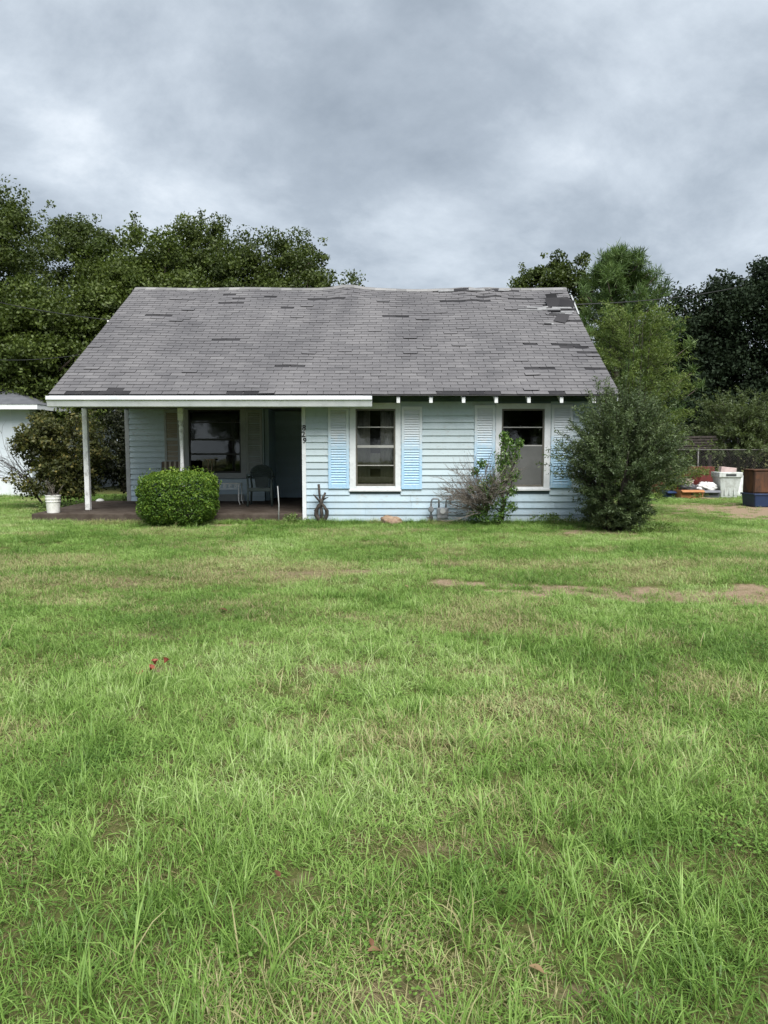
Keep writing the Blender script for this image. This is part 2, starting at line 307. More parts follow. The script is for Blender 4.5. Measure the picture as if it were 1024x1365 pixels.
# ------------------------------------------------------------------ mesh helpers
def link_obj(name, me, parent=None, loc=(0, 0, 0), rot=(0, 0, 0)):
    o = bpy.data.objects.new(name, me); COL.objects.link(o)
    o.location = loc; o.rotation_euler = rot
    if parent is not None: o.parent = parent
    return o
def tag(o, label=None, cat=None, group=None, kind=None):
    if label: o['label'] = label
    if cat: o['category'] = cat
    if group: o['group'] = group
    if kind: o['kind'] = kind
    return o
def thing(name, label, cat, loc=(0, 0, 0), rz=0, group=None):
    o = link_obj(name, None, None, loc, (0, 0, rz)); o.empty_display_size = 0.2
    return tag(o, label, cat, group)
class MB:
    def __init__(s): s.v = []; s.f = []
    def quadbox(s, corners):
        b = len(s.v); s.v += [tuple(c) for c in corners]
        s.f += [tuple(b + i for i in q) for q in ((0, 3, 2, 1), (4, 5, 6, 7), (0, 1, 5, 4), (1, 2, 6, 5), (2, 3, 7, 6), (3, 0, 4, 7))]
    def box(s, x0, x1, y0, y1, z0, z1):
        s.quadbox([(x0, y0, z0), (x1, y0, z0), (x1, y1, z0), (x0, y1, z0), (x0, y0, z1), (x1, y0, z1), (x1, y1, z1), (x0, y1, z1)])
    def bar(s, a, b, w, h=None, up=(0, 0, 1)):
        a, b = Vector(a), Vector(b); h = h or w; d = (b - a).normalized(); u = Vector(up)
        if abs(d.dot(u)) > 0.95: u = Vector((0, 1, 0))
        r = d.cross(u).normalized() * w / 2; q = r.cross(d).normalized() * h / 2
        s.quadbox([a - r - q, a + r - q, b + r - q, b - r - q, a - r + q, a + r + q, b + r + q, b - r + q])
    def prism(s, prof, x0, x1):
        """profile of (y, z) swept along x"""
        b = len(s.v); n = len(prof)
        s.v += [(x0, y, z) for y, z in prof] + [(x1, y, z) for y, z in prof]
        s.f.append(tuple(b + i for i in range(n))); s.f.append(tuple(b + n + i for i in reversed(range(n))))
        for i in range(n): j = (i + 1) % n; s.f.append((b + i, b + n + i, b + n + j, b + j))
    def tube(s, pts, rad, n=6, cap=True):
        pts = [Vector(p) for p in pts]
        if isinstance(rad, (int, float)): rad = [rad] * len(pts)
        rings = []
        for i, p in enumerate(pts):
            d = (pts[min(i + 1, len(pts) - 1)] - pts[max(i - 1, 0)])
            d = d.normalized() if d.length > 1e-9 else Vector((0, 0, 1))
            u = Vector((0, 0, 1)) if abs(d.z) < 0.9 else Vector((0, 1, 0))
            a = d.cross(u).normalized(); c = a.cross(d)
            b = len(s.v)
            s.v += [tuple(p + (a * math.cos(2 * math.pi * k / n) + c * math.sin(2 * math.pi * k / n)) * rad[i]) for k in range(n)]
            rings.append(b)
        for q, w in zip(rings, rings[1:]):
            for k in range(n):
                l = (k + 1) % n; s.f.append((q + k, q + l, w + l, w + k))
        if cap:
            s.f.append(tuple(rings[0] + k for k in reversed(range(n)))); s.f.append(tuple(rings[-1] + k for k in range(n)))
    def lathe(s, prof, n=20, c=(0, 0)):
        rings = []
        for r, z in prof:
            b = len(s.v); rings.append(b)
            s.v += [(c[0] + r * math.cos(2 * math.pi * k / n), c[1] + r * math.sin(2 * math.pi * k / n), z) for k in range(n)]
        for q, w in zip(rings, rings[1:]):
            for k in range(n):
                l = (k + 1) % n; s.f.append((q + k, q + l, w + l, w + k))
        s.f.append(tuple(rings[0] + k for k in reversed(range(n)))); s.f.append(tuple(rings[-1] + k for k in range(n)))
    def mesh(s, name, mat, smooth=False, cv=None):
        me = bpy.data.meshes.new(name); me.from_pydata(s.v, [], s.f); me.materials.append(mat)
        if smooth: me.polygons.foreach_set('use_smooth', [True] * len(me.polygons))
        if cv is not None:
            a = me.attributes.new('cv', 'FLOAT', 'POINT')
            a.data.foreach_set('value', [cv] * len(s.v) if isinstance(cv, (int, float)) else cv)
        me.update(); return me
    def build(s, name, mat, parent=None, smooth=False, bevel=0, loc=(0, 0, 0), rot=(0, 0, 0), cv=None):
        o = link_obj(name, s.mesh(name, mat, smooth, cv), parent, loc, rot)
        if bevel:
            b = o.modifiers.new('bevel', 'BEVEL'); b.width = bevel; b.segments = 2; b.limit_method = 'ANGLE'
        return o
def np_mesh(name, V, nper, mat, cv):
    """V: (count*nper, 3) vertices, every nper of them one polygon"""
    n = len(V) // nper
    me = bpy.data.meshes.new(name)
    me.vertices.add(len(V)); me.vertices.foreach_set('co', V.astype(np.float32).ravel())
    me.loops.add(n * nper); me.loops.foreach_set('vertex_index', np.arange(n * nper, dtype=np.int32))
    me.polygons.add(n); me.polygons.foreach_set('loop_start', np.arange(0, n * nper, nper, dtype=np.int32))
    me.polygons.foreach_set('loop_total', np.full(n, nper, dtype=np.int32))
    me.materials.append(mat)
    a = me.attributes.new('cv', 'FLOAT', 'POINT'); a.data.foreach_set('value', np.repeat(cv, nper).astype(np.float32))
    me.update(calc_edges=True); return me
def norm(a): return a / np.maximum(np.linalg.norm(a, axis=1, keepdims=True), 1e-9)
def leaf_quads(P, T, Nn, L, W):
    """diamond leaves: centre P, axis T, rough normal Nn"""
    T = norm(T); B = norm(np.cross(Nn, T)); n = norm(np.cross(T, B))
    L = np.asarray(L).reshape(-1, 1); W = np.asarray(W).reshape(-1, 1)
    V = np.stack([P - T * L / 2, P + B * W / 2 + n * L * .06, P + T * L / 2 - n * L * .08, P - B * W / 2 + n * L * .06], 1)
    return V.reshape(-1, 3)
def vnoise(x, y, seed=0):
    """smooth 2-d value noise 0..1"""
    xi = np.floor(x).astype(np.int64); yi = np.floor(y).astype(np.int64); fx = x - xi; fy = y - yi
    fx = fx * fx * (3 - 2 * fx); fy = fy * fy * (3 - 2 * fy)
    def h(a, b):
        v = (a * 374761393 + b * 668265263 + seed * 974634777) & 0xffffffff
        v = ((v ^ (v >> 13)) * 1274126177) & 0xffffffff
        return ((v ^ (v >> 16)) & 0xffff) / 65535.0
    return (h(xi, yi) * (1 - fx) + h(xi + 1, yi) * fx) * (1 - fy) + (h(xi, yi + 1) * (1 - fx) + h(xi + 1, yi + 1) * fx) * fy
def fbm(x, y, seed=0, o=4):
    s = 0; a = 0.5; t = 0
    for k in range(o):
        s = s + a * vnoise(x * 2 ** k, y * 2 ** k, seed + k); t += a; a *= .5
    return s / t

# ------------------------------------------------------------------ ground and lawn
def height(x, y):
    w = np.clip((14.3 - y) / 2.0, 0, 1)
    return w * ((fbm(x * .45, y * .45, 3) - .5) * .12)
# bare patches in the lawn: x, y, half width, half depth, strength
PATCH = [(1.3, 8.4, .7, .2, .95), (1.85, 7.95, .6, .22, 1.0), (3.0, 7.8, 1.0, .4, .82), (4.3, 7.7, 1.0, .5, .95), (5.6, 7.6, 1.5, .55, .95), (7.2, 7.5, 1.2, .5, .9), (10.2, 18.3, 1.9, 1.9, 1.4), (9.0, 19.6, 1.3, .8, 1.1),
         (12.5, 18.5, 2.5, 2.0, 1.1), (0.12, 1.92, .22, .06, .5), (.55, 1.98, .17, .06, .5), (-.95, 1.9, .15, .06, .5), (1.12, 2.0, .16, .07, .5),
         (-1.65, 5.15, .35, .12, .5), (-.3, 5.1, .25, .12, .5), (-2.1, 6.1, .45, .15, .5), (-.35, 6.8, .2, .1, .55), (.5, 5.0, .3, .12, .45), (-1.0, 5.8, .35, .12, .5),
         (1.0, 4.7, .3, .1, .4), (.7, 6.3, .4, .15, .45), (2.0, 5.2, .3, .1, .4), (-3.2, 8.5, .8, .3, .5), (-.8, 9.2, 1.0, .35, .52), (1.6, 10.0, .9, .3, .4), (-1.7, 9.4, .7, .25, .38), (4.2, 13.9, .8, .5, .75),
         (-2.9, 15.0, .9, .2, .9), (.35, 2.75, .2, .08, .4), (-.3, 2.5, .15, .06, .5), (.9, 2.62, .14, .07, .5), (-.7, 2.2, .2, .07, .45)]
def dirt(x, y):
    d = np.zeros_like(x)
    wob = (fbm(x * 2.6, y * 4.0, 11) - .5) * 2.4
    for px, py, rx, ry, s in PATCH:
        r = np.sqrt(((x - px) / rx) ** 2 + ((y - py) / ry) ** 2)
        d = np.maximum(d, s * np.clip(1.6 - r + wob, 0, 1))
    return d
fx = np.concatenate([[-900, -300, -120, -60, -35], np.arange(-22, 22.01, .11), [35, 60, 120, 300, 900]])
fy = np.concatenate([[-60, -20, -6], np.arange(-1, 26.01, .11), [35, 60, 120, 300, 900, 2500]])
GX, GY = np.meshgrid(fx, fy)
hx = height(GX.ravel(), GY.ravel())
V = np.stack([GX.ravel(), GY.ravel(), hx], 1)
nx, ny = len(fx), len(fy)
idx = np.arange(nx * ny).reshape(ny, nx)
F = np.stack([idx[:-1, :-1], idx[:-1, 1:], idx[1:, 1:], idx[1:, :-1]], -1).reshape(-1, 4)
me = bpy.data.meshes.new('ground'); me.vertices.add(len(V)); me.vertices.foreach_set('co', V.ravel())
me.loops.add(F.size); me.loops.foreach_set('vertex_index', F.ravel().astype(np.int32))
me.polygons.add(len(F)); me.polygons.foreach_set('loop_start', np.arange(0, F.size, 4, dtype=np.int32)); me.polygons.foreach_set('loop_total', np.full(len(F), 4, dtype=np.int32))
me.materials.append(M['soil']); a = me.attributes.new('dirt', 'FLOAT', 'POINT'); a.data.foreach_set('value', dirt(V[:, 0], V[:, 1]).astype(np.float32)); me.update(calc_edges=True)
me.polygons.foreach_set('use_smooth', [True] * len(F))
ground = tag(link_obj('ground', me), 'lawn soil with worn sandy patches', None, None, 'structure')

def tuft(nb, rad, lmin, lmax, wid, lean, droop, mat, seed):
    """one tuft of curved grass blades, three segments each"""
    r = np.random.default_rng(seed); vs_, fs_, cv_ = [], [], []
    for k in range(nb):
        a = r.uniform(0, 2 * math.pi); q = rad * math.sqrt(r.uniform()); p = np.array([q * math.cos(a), q * math.sin(a), -0.005])
        az = r.uniform(0, 2 * math.pi); d = np.array([math.cos(az), math.sin(az), 0]); sd = np.array([-d[1], d[0], 0])
        L = r.uniform(lmin, lmax); th = r.uniform(*lean); w = wid * r.uniform(.6, 1.25); dr = r.uniform(*droop)
        ti = r.uniform(-.5, .5); sd = sd * math.cos(ti) + np.array([0, 0, 1]) * math.sin(ti)
        b = len(vs_); pos = p.copy(); ang = th; cvv = r.uniform()
        for j in range(4):
            ww = w * (1, .95, .7, 0)[j] / 2
            if j < 3: vs_.append(tuple(pos - sd * ww)); vs_.append(tuple(pos + sd * ww)); cv_ += [cvv, cvv]
            else: vs_.append(tuple(pos)); cv_.append(cvv)
            pos = pos + (d * math.sin(ang) + np.array([0, 0, 1]) * math.cos(ang)) * L / 3; ang += dr
        fs_ += [(b, b + 1, b + 3, b + 2), (b + 2, b + 3, b + 5, b + 4), (b + 4, b + 5, b + 6)]
    m_ = MB(); m_.v = vs_; m_.f = fs_
    return m_.mesh('grass_tuft', mat, False, cv_)
tcol = bpy.data.collections.new('grass_tufts')
TUFTS = []
for k in range(5): TUFTS.append(tuft(46, .085, .03, .085, .0038, (.15, 1.15), (.15, .6), M['grass'], 100 + k))      # 0-4 turf
for k in range(5): TUFTS.append(tuft(26, .045, .08, .19, .0048, (.1, .75), (.15, .55), M['grass'], 200 + k))       # 5-9 long clumps
for k in range(3): TUFTS.append(tuft(34, .10, .02, .06, .0065, (.7, 1.4), (.0, .3), M['grass'], 300 + k))          # 10-12 flat broad-leaved weeds
for k in range(3): TUFTS.append(tuft(30, .11, .04, .11, .0028, (1.0, 1.5), (.0, .25), M['straw'], 400 + k))        # 13-15 dead straw
for k in range(2): TUFTS.append(tuft(9, .03, .16, .27, .0060, (.05, .6), (.2, .6), M['grass'], 500 + k))           # 16-17 single long stems
def rosette(nl, rad, size, seed):
    """creeping weed: small oval leaves on short stems"""
    r = np.random.default_rng(seed); m_ = MB(); cv_ = []
    for k in range(nl):
        a, q = r.uniform(0, 6.283), rad * math.sqrt(r.uniform()); c_ = Vector((q * math.cos(a), q * math.sin(a), r.uniform(.012, .05))); az = r.uniform(0, 6.283); L_ = size * r.uniform(.6, 1.3)
        d_ = Vector((math.cos(az), math.sin(az), r.uniform(-.25, .45))).normalized(); s_ = Vector((-d_.y, d_.x, r.uniform(-.4, .4))).normalized(); b = len(m_.v)
        for u, w_ in ((-.5, .04), (-.2, .3), (.15, .33), (.5, .02)): p = c_ + d_ * u * L_; m_.v += [tuple(p - s_ * w_ * L_), tuple(p + s_ * w_ * L_)]
        m_.f += [(b, b + 1, b + 3, b + 2), (b + 2, b + 3, b + 5, b + 4), (b + 4, b + 5, b + 7, b + 6)]; cv_ += [r.uniform(.0, .45)] * 8
    return m_.mesh('grass_tuft', M['grass'], False, cv_)
for k in range(3): TUFTS.append(rosette(46, .085, .013, 600 + k))                                                  # 18-20 creeping weeds
for i, me in enumerate(TUFTS):
    ob = bpy.data.objects.new('tuft%02d' % i, me); tcol.objects.link(ob)
def scatter(n, x0, x1, y0, y1): return RNG.uniform(x0, x1, n), RNG.uniform(y0, y1, n)
HOUSE_MASKS = [(-7.75, 4.75, 15.45, 25), (-25, -11.7, 23.8, 32)]
def grass_points():
    X, Y, IDX, SC, TI, DR = [], [], [], [], [], []
    def add(x, y, kinds, smin, smax, keep, tshift=0, dshift=0):
        k = keep
        for a0, a1, b0, b1 in HOUSE_MASKS: k &= ~((x > a0) & (x < a1) & (y > b0) & (y < b1))
        x, y = x[k], y[k]; n = len(x)
        tn = fbm(x * .55, y * .55, 21) * .6 + fbm(x * 2.6, y * 2.6, 31) * .4
        ti = np.clip((tn - .5) * 3.4 + .42 + tshift + RNG.normal(0, .17, n), 0, 1)
        dn = fbm(x * .9, y * 1.5, 41)
        dr = np.clip((dn - .52) * 2.6 + .09 + dshift + dirt(x, y) * .35, 0, .7)
        band = np.exp(-((y - 9.3) / 1.6) ** 2) * .13 + np.exp(-((y - 6) / 1.3) ** 2) * .05      # worn strip across the lawn
        X.append(x); Y.append(y); IDX.append(RNG.choice(kinds, n)); SC.append(RNG.uniform(smin, smax, n)); TI.append(ti); DR.append(np.clip(dr + band, 0, .85))
    # turf, thinned out over worn earth
    for x0, x1, y0, y1, den in [(-4, 4, 1.2, 4, 210), (-7, 7, 4, 8, 190), (-12, 12, 8, 16, 130), (-19, 19, 16, 25, 85)]:
        n = int((x1 - x0) * (y1 - y0) * den); x, y = scatter(n, x0, x1, y0, y1)
        thin = fbm(x * 1.7, y * 2.3, 51)
        keep = RNG.uniform(size=n) > np.clip(dirt(x, y) * 1.0 + np.clip(.44 - thin, 0, 1) * 2.4, 0, .90)
        add(x, y, [0, 1, 2, 3, 4], .75, 1.35, keep)
    # longer clumps gather where the mower missed
    for x0, x1, y0, y1, den in [(-4, 4, 1.2, 5, 75), (-8, 8, 5, 9, 50), (-12, 12, 9, 15.4, 26)]:
        n = int((x1 - x0) * (y1 - y0) * den); x, y = scatter(n, x0, x1, y0, y1)
        c = fbm(x * 1.1, y * 1.1, 61) * .55 + fbm(x * 3.4, y * 3.4, 71) * .45
        near = np.clip((5.2 - y) / 2.0, 0, 1)
        keep = (RNG.uniform(size=n) < np.clip((c - .50 + near * .05) * 6, 0, 1)) & (dirt(x, y) < .4) & (y > 1.55)
        add(x, y, [5, 6, 7, 8, 9], .65, 1.12, keep, .05, -.12)
    n = 1500; x, y = scatter(n, -5, 5, 1.7, 6); add(x, y, [16, 17], .6, 1.05, (RNG.uniform(size=n) < .45) & (dirt(x, y) < .3), .1, -.1)
    # flat weeds and dead straw
    for x0, x1, y0, y1, den in [(-4, 4, 1.2, 5, 90), (-8, 8, 5, 10, 55), (-12, 12, 10, 16, 25)]:
        n = int((x1 - x0) * (y1 - y0) * den); x, y = scatter(n, x0, x1, y0, y1)
        keep = RNG.uniform(size=n) < np.clip((fbm(x * 1.9, y * 1.9, 81) - .48) * 5, 0, 1) * (dirt(x, y) < .6)
        add(x, y, [10, 11, 12], .7, 1.2, keep, .15, -.1)
        x, y = scatter(n, x0, x1, y0, y1)
        keep = RNG.uniform(size=n) < np.clip(dirt(x, y) * 1.2 + (fbm(x * 1.3, y * 1.9, 91) - .54) * 2.2, 0.02, .95)
        add(x, y, [13, 14, 15], .7, 1.25, keep)
    n = 9000; x, y = scatter(n, -4.5, 4.5, 1.3, 6.5)
    add(x, y, [13, 14, 15], .55, 1.0, RNG.uniform(size=n) < np.clip(.45 + (fbm(x * 2.1, y * 2.1, 151) - .5) * 2.5, .1, 1), -.2)
    n = 5200; x, y = scatter(n, -5, 5, 1.4, 7)
    add(x, y, [18, 19, 20], .7, 1.3, (RNG.uniform(size=n) < np.clip((fbm(x * 1.4, y * 1.4, 131) - .56) * 6, 0, 1)) & (dirt(x, y) < .7), -.05, -.8)
    # unmown strip along the wall, the porch and round the shrubs
    n = 900; x = RNG.uniform(-1.9, 4.6, n); y = 15.5 - np.abs(RNG.normal(0, .14, n)); add(x, y, [5, 6, 7, 8, 9], .6, 1.15, y < 15.42, 0, -.1)
    n = 520; x = RNG.uniform(-8.2, -1.9, n); y = 15.40 - np.abs(RNG.normal(0, .12, n)); add(x, y, [5, 6, 7], .5, 1.05, y < 15.42, 0, -.1)
    n = 500; x = RNG.uniform(-19, -11.5, n); y = 23.7 - np.abs(RNG.normal(0, .15, n)); add(x, y, [5, 6, 7], .7, 1.2, y < 23.75, 0, 0)
    n = 1200; x = RNG.uniform(4.8, 18, n); y = 24.3 + RNG.normal(0, .4, n); add(x, y, [5, 6, 7, 8, 9], .8, 1.6, y > 0, -.05, 0)
    return [np.concatenate(q) for q in (X, Y, IDX, SC, TI, DR)]
gx, gy, gi, gs, gt, gd = grass_points()
me = bpy.data.meshes.new('grass'); me.vertices.add(len(gx))
me.vertices.foreach_set('co', np.stack([gx, gy, height(gx, gy)], 1).astype(np.float32).ravel())
for nm, ty, dat in (('idx', 'INT', gi.astype(np.int32)), ('sc', 'FLOAT', gs.astype(np.float32)), ('tint', 'FLOAT', gt.astype(np.float32)), ('dry', 'FLOAT', gd.astype(np.float32)), ('rz', 'FLOAT', RNG.uniform(0, 6.283, len(gx)).astype(np.float32))):
    a = me.attributes.new(nm, ty, 'POINT'); a.data.foreach_set('value', dat)
me.update()
grass = tag(link_obj('grass', me), 'uneven green lawn grass with long clumps and straw', None, None, 'stuff')
ng = bpy.data.node_groups.new('grass_scatter', 'GeometryNodeTree')
ng.interface.new_socket('Geometry', in_out='INPUT', socket_type='NodeSocketGeometry'); ng.interface.new_socket('Geometry', in_out='OUTPUT', socket_type='NodeSocketGeometry')
gi_ = ng.nodes.new('NodeGroupInput'); go_ = ng.nodes.new('NodeGroupOutput')
m2p = ng.nodes.new('GeometryNodeMeshToPoints'); iop = ng.nodes.new('GeometryNodeInstanceOnPoints'); ci = ng.nodes.new('GeometryNodeCollectionInfo')
ci.inputs['Collection'].default_value = tcol; ci.inputs['Separate Children'].default_value = True; ci.inputs['Reset Children'].default_value = True
def attr(nm, ty):
    n = ng.nodes.new('GeometryNodeInputNamedAttribute'); n.data_type = ty; n.inputs['Name'].default_value = nm
    return n.outputs['Attribute']
cmb = ng.nodes.new('ShaderNodeCombineXYZ'); ng.links.new(attr('rz', 'FLOAT'), cmb.inputs[2])
ng.links.new(gi_.outputs[0], m2p.inputs[0]); ng.links.new(m2p.outputs[0], iop.inputs['Points']); ng.links.new(ci.outputs[0], iop.inputs['Instance'])
iop.inputs['Pick Instance'].default_value = True; ng.links.new(attr('idx', 'INT'), iop.inputs['Instance Index'])
ng.links.new(cmb.outputs[0], iop.inputs['Rotation']); ng.links.new(attr('sc', 'FLOAT'), iop.inputs['Scale']); ng.links.new(iop.outputs[0], go_.inputs[0])
md = grass.modifiers.new('scatter', 'NODES'); md.node_group = ng

# ------------------------------------------------------------------ house
FY, RY = 15.6, 18.7                 # front wall plane, recessed porch wall plane
XL, XM, XR = -6.66, -1.77, 4.62     # left corner, corner between porch and front room, right corner
EY, EZ, GYY, GZ = 15.0, 2.72, 20.2, 5.97
SL = math.hypot(GYY - EY, GZ - EZ); CS, SN = (GYY - EY) / SL, (GZ - EZ) / SL
def roof_pt(x, s, h=0.0):
    """point on the weathered front slope: x along the eave, s up the slope, h off it"""
    u = s / SL
    sag = -0.05 * math.sin(math.pi * min(max((x + 6.9) / 11.8, 0), 1)) * math.sin(math.pi * u) - 0.04 * math.exp(-((x - 4.9) / 1.0) ** 2) * math.sin(math.pi * u)
    sag += 0.012 * math.sin(x * 2.1 + u * 3) * u
    if u > .8: sag += (u - .8) / .2 * (0.085 * math.exp(-((x + 1.0) / .36) ** 2) + .03 * math.exp(-((x - 2.6) / .7) ** 2) * math.sin(x * 9) - .03 * math.exp(-((x - 1.0) / 1.1) ** 2))
    h += sag
    return (x, EY + s * CS - h * SN, EZ + s * SN + h * CS)
house = thing('house', 'weathered pale blue clapboard cottage with grey shingled roof and covered porch', 'house', (0, 0, 0))
# --- wall cores with openings
def wall(name, y, x0, x1, z0, z1, holes, thick=.12):
    m = MB(); xs = x0
    for a, b, c, d in holes:
        m.box(xs, a, y, y + thick, z0, z1); m.box(a, b, y, y + thick, z0, c); m.box(a, b, y, y + thick, d, z1); xs = b
    m.box(xs, x1, y, y + thick, z0, z1)
    return m.build(name, M['wall_core'], house)
WIN = {'a': (-.61, .245, .79, 2.45), 'b': (2.53, 3.45, .775, 2.45), 'p': (-5.04, -3.70, .97, 2.60)}
wf = wall('front_wall', FY, XM, XR, .0, 2.98, [WIN['a'], WIN['b']])
wr = wall('porch_wall', RY, XL, -3.1, .20, 2.62, [WIN['p']])
AL = RY + 1.3                       # bay added in the porch corner, deepened to put its wall in shade
wa = wall('shade_bay_wall', AL, -3.1, XM, .20, 2.62, [])
m = MB(); m.box(-3.1, -3.0, RY + .12, AL, .2, 2.62); m.build('shade_bay_side', M['siding'], house)
m = MB(); m.box(XM, XM + .12, FY + .12, AL + .12, 0, 2.9); m.build('side_wall', M['siding'], house)
def gable(x0, x1, ymin):
    m = MB(); yb = 2 * GYY - EY - .6
    zf = EZ + (ymin - EY) * SN / CS - .12
    prof = [(ymin, 0), (yb, 0), (yb, EZ + .26), (GYY, GZ - .14), (ymin, zf)]
    m.prism(prof, x0, x1); return m
gable(XR - .12, XR, FY + .121).build('gable_wall', M['siding'], house)
gable(XL, XL + .12, RY + .121).build('gable_wall', M['siding'], house)
m = MB(); m.box(XL + .12, XR - .12, 24.68, 24.8, 0, 2.95); m.build('back_wall', M['siding'], house)
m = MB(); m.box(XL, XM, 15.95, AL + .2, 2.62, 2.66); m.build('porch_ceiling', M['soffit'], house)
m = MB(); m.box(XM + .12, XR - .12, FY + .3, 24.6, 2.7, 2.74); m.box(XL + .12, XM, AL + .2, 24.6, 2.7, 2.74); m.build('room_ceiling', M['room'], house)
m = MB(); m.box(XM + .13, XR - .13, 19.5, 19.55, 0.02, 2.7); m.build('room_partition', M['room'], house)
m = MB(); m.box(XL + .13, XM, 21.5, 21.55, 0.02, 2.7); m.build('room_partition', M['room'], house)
# --- lap siding, every board its own piece
EXPO = .1425
def board_mesh(L):
    m = MB(); m.prism([(0, .010), (-.014, .010), (-.033, 0.0), (-.032, .006), (-.005, EXPO + .012), (0, EXPO + .012)], 0, L)
    return m.mesh('siding_board', M['siding'])
_bm = {}
def boards(par, y, z0, z1, x0, x1, holes):
    n = int(round((z1 - z0) / EXPO))
    for k in range(n):
        z = z0 + k * EXPO; segs = [(x0, x1)]
        for a, b, c, d in holes:
            if z + EXPO > c + .02 and z < d - .02:
                segs = [q for s in segs for q in ((s[0], min(s[1], a)), (max(s[0], b), s[1])) if q[1] - q[0] > .03]
        cut = []
        for a, b in segs:
            while b - a > 2.2:
                l_ = random.uniform(.9, 2.6)
                if b - a - l_ < .5: break
                cut.append((a, a + l_ - .003)); a += l_
            cut.append((a, b))
        for a, b in cut:
            key = round(b - a, 3)
            if key not in _bm: _bm[key] = board_mesh(b - a)
            o = link_obj('siding_board', _bm[key], par, (a, y, z + random.uniform(-.002, .002)), (random.uniform(-.006, .006), random.uniform(-.0004, .0004), 0))
boards(wf, FY - .002, .03, 2.6, XM + .09, XR - .06, [(-.742, .36, .69, 2.58), (2.40, 3.58, .705, 2.565)])
boards(wr, RY - .002, .24, 2.6, XL + .09, -3.1, [(-5.25, -3.565, .845, 2.66)])
boards(wa, AL - .002, .24, 2.6, -3.0, XM, [])
m = MB(); m.box(XM + .002, XM + .088, FY - .035, FY + .1, .04, 2.6); ct = m.build('corner_trim', M['trim'], house, bevel=.004)
m = MB(); m.box(XR - .058, XR + .03, FY - .03, FY + .118, .02, 2.7); m.build('corner_trim', M['trim'], house, bevel=.004)
m = MB(); m.box(XL - .02, XL + .088, RY - .03, RY + .11, .2, 2.6); m.build('corner_trim', M['trim_grey'], house, bevel=.004)
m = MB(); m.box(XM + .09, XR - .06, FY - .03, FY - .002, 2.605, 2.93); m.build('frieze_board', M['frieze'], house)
m = MB(); m.box(XM + .09, XR - .06, FY - .012, FY - .003, -.05, .03); m.build('skirt_board', M['siding'], house)
# house number 829 down the corner board
hn = link_obj('house_number', None, house)
for k, ch in enumerate('829'):
    cu = bpy.data.curves.new('numeral', 'FONT'); cu.body = ch; cu.size = .165; cu.extrude = .006; cu.align_x = 'CENTER'; cu.offset = .002
    to = bpy.data.objects.new('tmp', cu); COL.objects.link(to)
    dg = bpy.context.evaluated_depsgraph_get(); me = bpy.data.meshes.new_from_object(to.evaluated_get(dg))
    bpy.data.objects.remove(to); me.name = 'numeral'; me.materials.clear(); me.materials.append(M['numeral'])
    link_obj('numeral', me, hn, (XM + .045 + (.004, -.004, .006)[k], FY - .04, 1.99 - k * .135), (R(90), R((3, -3, 10)[k]), 0))
# --- windows
def window(wx, wy, glass, outer, mats, rows, sash_mat, sill=True):
    """wx: origin x; glass / outer: x0, x1, z0, z1; rows: relative heights of the cross bars"""
    w = link_obj('window', None, house)
    gx0, gx1, gz0, gz1 = glass; ox0, ox1, oz0, oz1 = outer; y = wy
    m = MB(); m.box(ox0, gx0, y - .036, y + .02, oz0, oz1); m.box(gx1, ox1, y - .036, y + .02, oz0, oz1)
    m.box(gx0, gx1, y - .034, y + .02, gz1, oz1); m.box(gx0, gx1, y - .034, y + .02, oz0, gz0)
    m.build('casing', mats, w, bevel=.005)
    if sill:
        m = MB(); m.box(ox0 - .015, ox1 + .015, y - .062, y - .036, oz0 - .012, oz0 + .03); m.build('sill', mats, w, bevel=.004)
    m = MB(); t = .035
    m.box(gx0, gx0 + t, y - .01, y + .05, gz0, gz1); m.box(gx1 - t, gx1, y - .01, y + .05, gz0, gz1)
    m.box(gx0 + t, gx1 - t, y - .008, y + .05, gz0, gz0 + t * 1.3); m.box(gx0 + t, gx1 - t, y - .008, y + .05, gz1 - t, gz1)
    m.build('storm_frame', sash_mat, w, bevel=.003)
    zs = [gz0 + t * 1.3] + [gz0 + (gz1 - gz0) * r for r, _, _ in rows] + [gz1 - t]
    for r, th, mt in rows:
        z = gz0 + (gz1 - gz0) * r
        m = MB(); m.box(gx0 + t, gx1 - t, y + .005, y + .035, z - th / 2, z + th / 2); m.build('cross_bar', mt, w, bevel=.002)
    for a, b in zip(zs, zs[1:]):
        m = MB(); m.box(gx0 + t, gx1 - t, y + .018, y + .022, a + .008, b - .008); m.build('pane', M['glass'], w)
    return w
def curtain(par, x0, x1, z0, z1, y, mat, amp=.018, waves=9, ph=0.0):
    m = MB(); n = 60; rows = [z0, (z0 + z1) / 2, z1]
    for j, z in enumerate(rows):
        for i in range(n + 1):
            u = i / n; m.v.append((x0 + (x1 - x0) * u, y + amp * math.sin(u * waves * 6.283 + ph) + .006 * math.sin(u * 41 + j), z))
    for j in range(2):
        for i in range(n): b = j * (n + 1) + i; m.f.append((b, b + 1, b + n + 2, b + n + 1))
    o = m.build('curtain', mat, par, smooth=True)
    s = o.modifiers.new('thick', 'SOLIDIFY'); s.thickness = .003
    return o
w1 = window(0, FY, WIN['a'], (-.742, .36, .69, 2.58), M['trim'], [(.27, .018, M['muntin']), (.515, .055, M['muntin']), (.765, .02, M['muntin'])], M['bronze'])
curtain(w1, -.60, -.30, .80, 2.42, FY + .12, M['curtain'], ph=1)
curtain(w1, -.08, .235, .80, 2.42, FY + .12, M['curtain'], ph=2)
curtain(w1, -.60, .235, 1.16, 1.50, FY + .15, M['curtain'], .006, 3)
curtain(w1, -.60, .235, .86, .99, FY + .08, M['beige_cloth'], .004, 2)
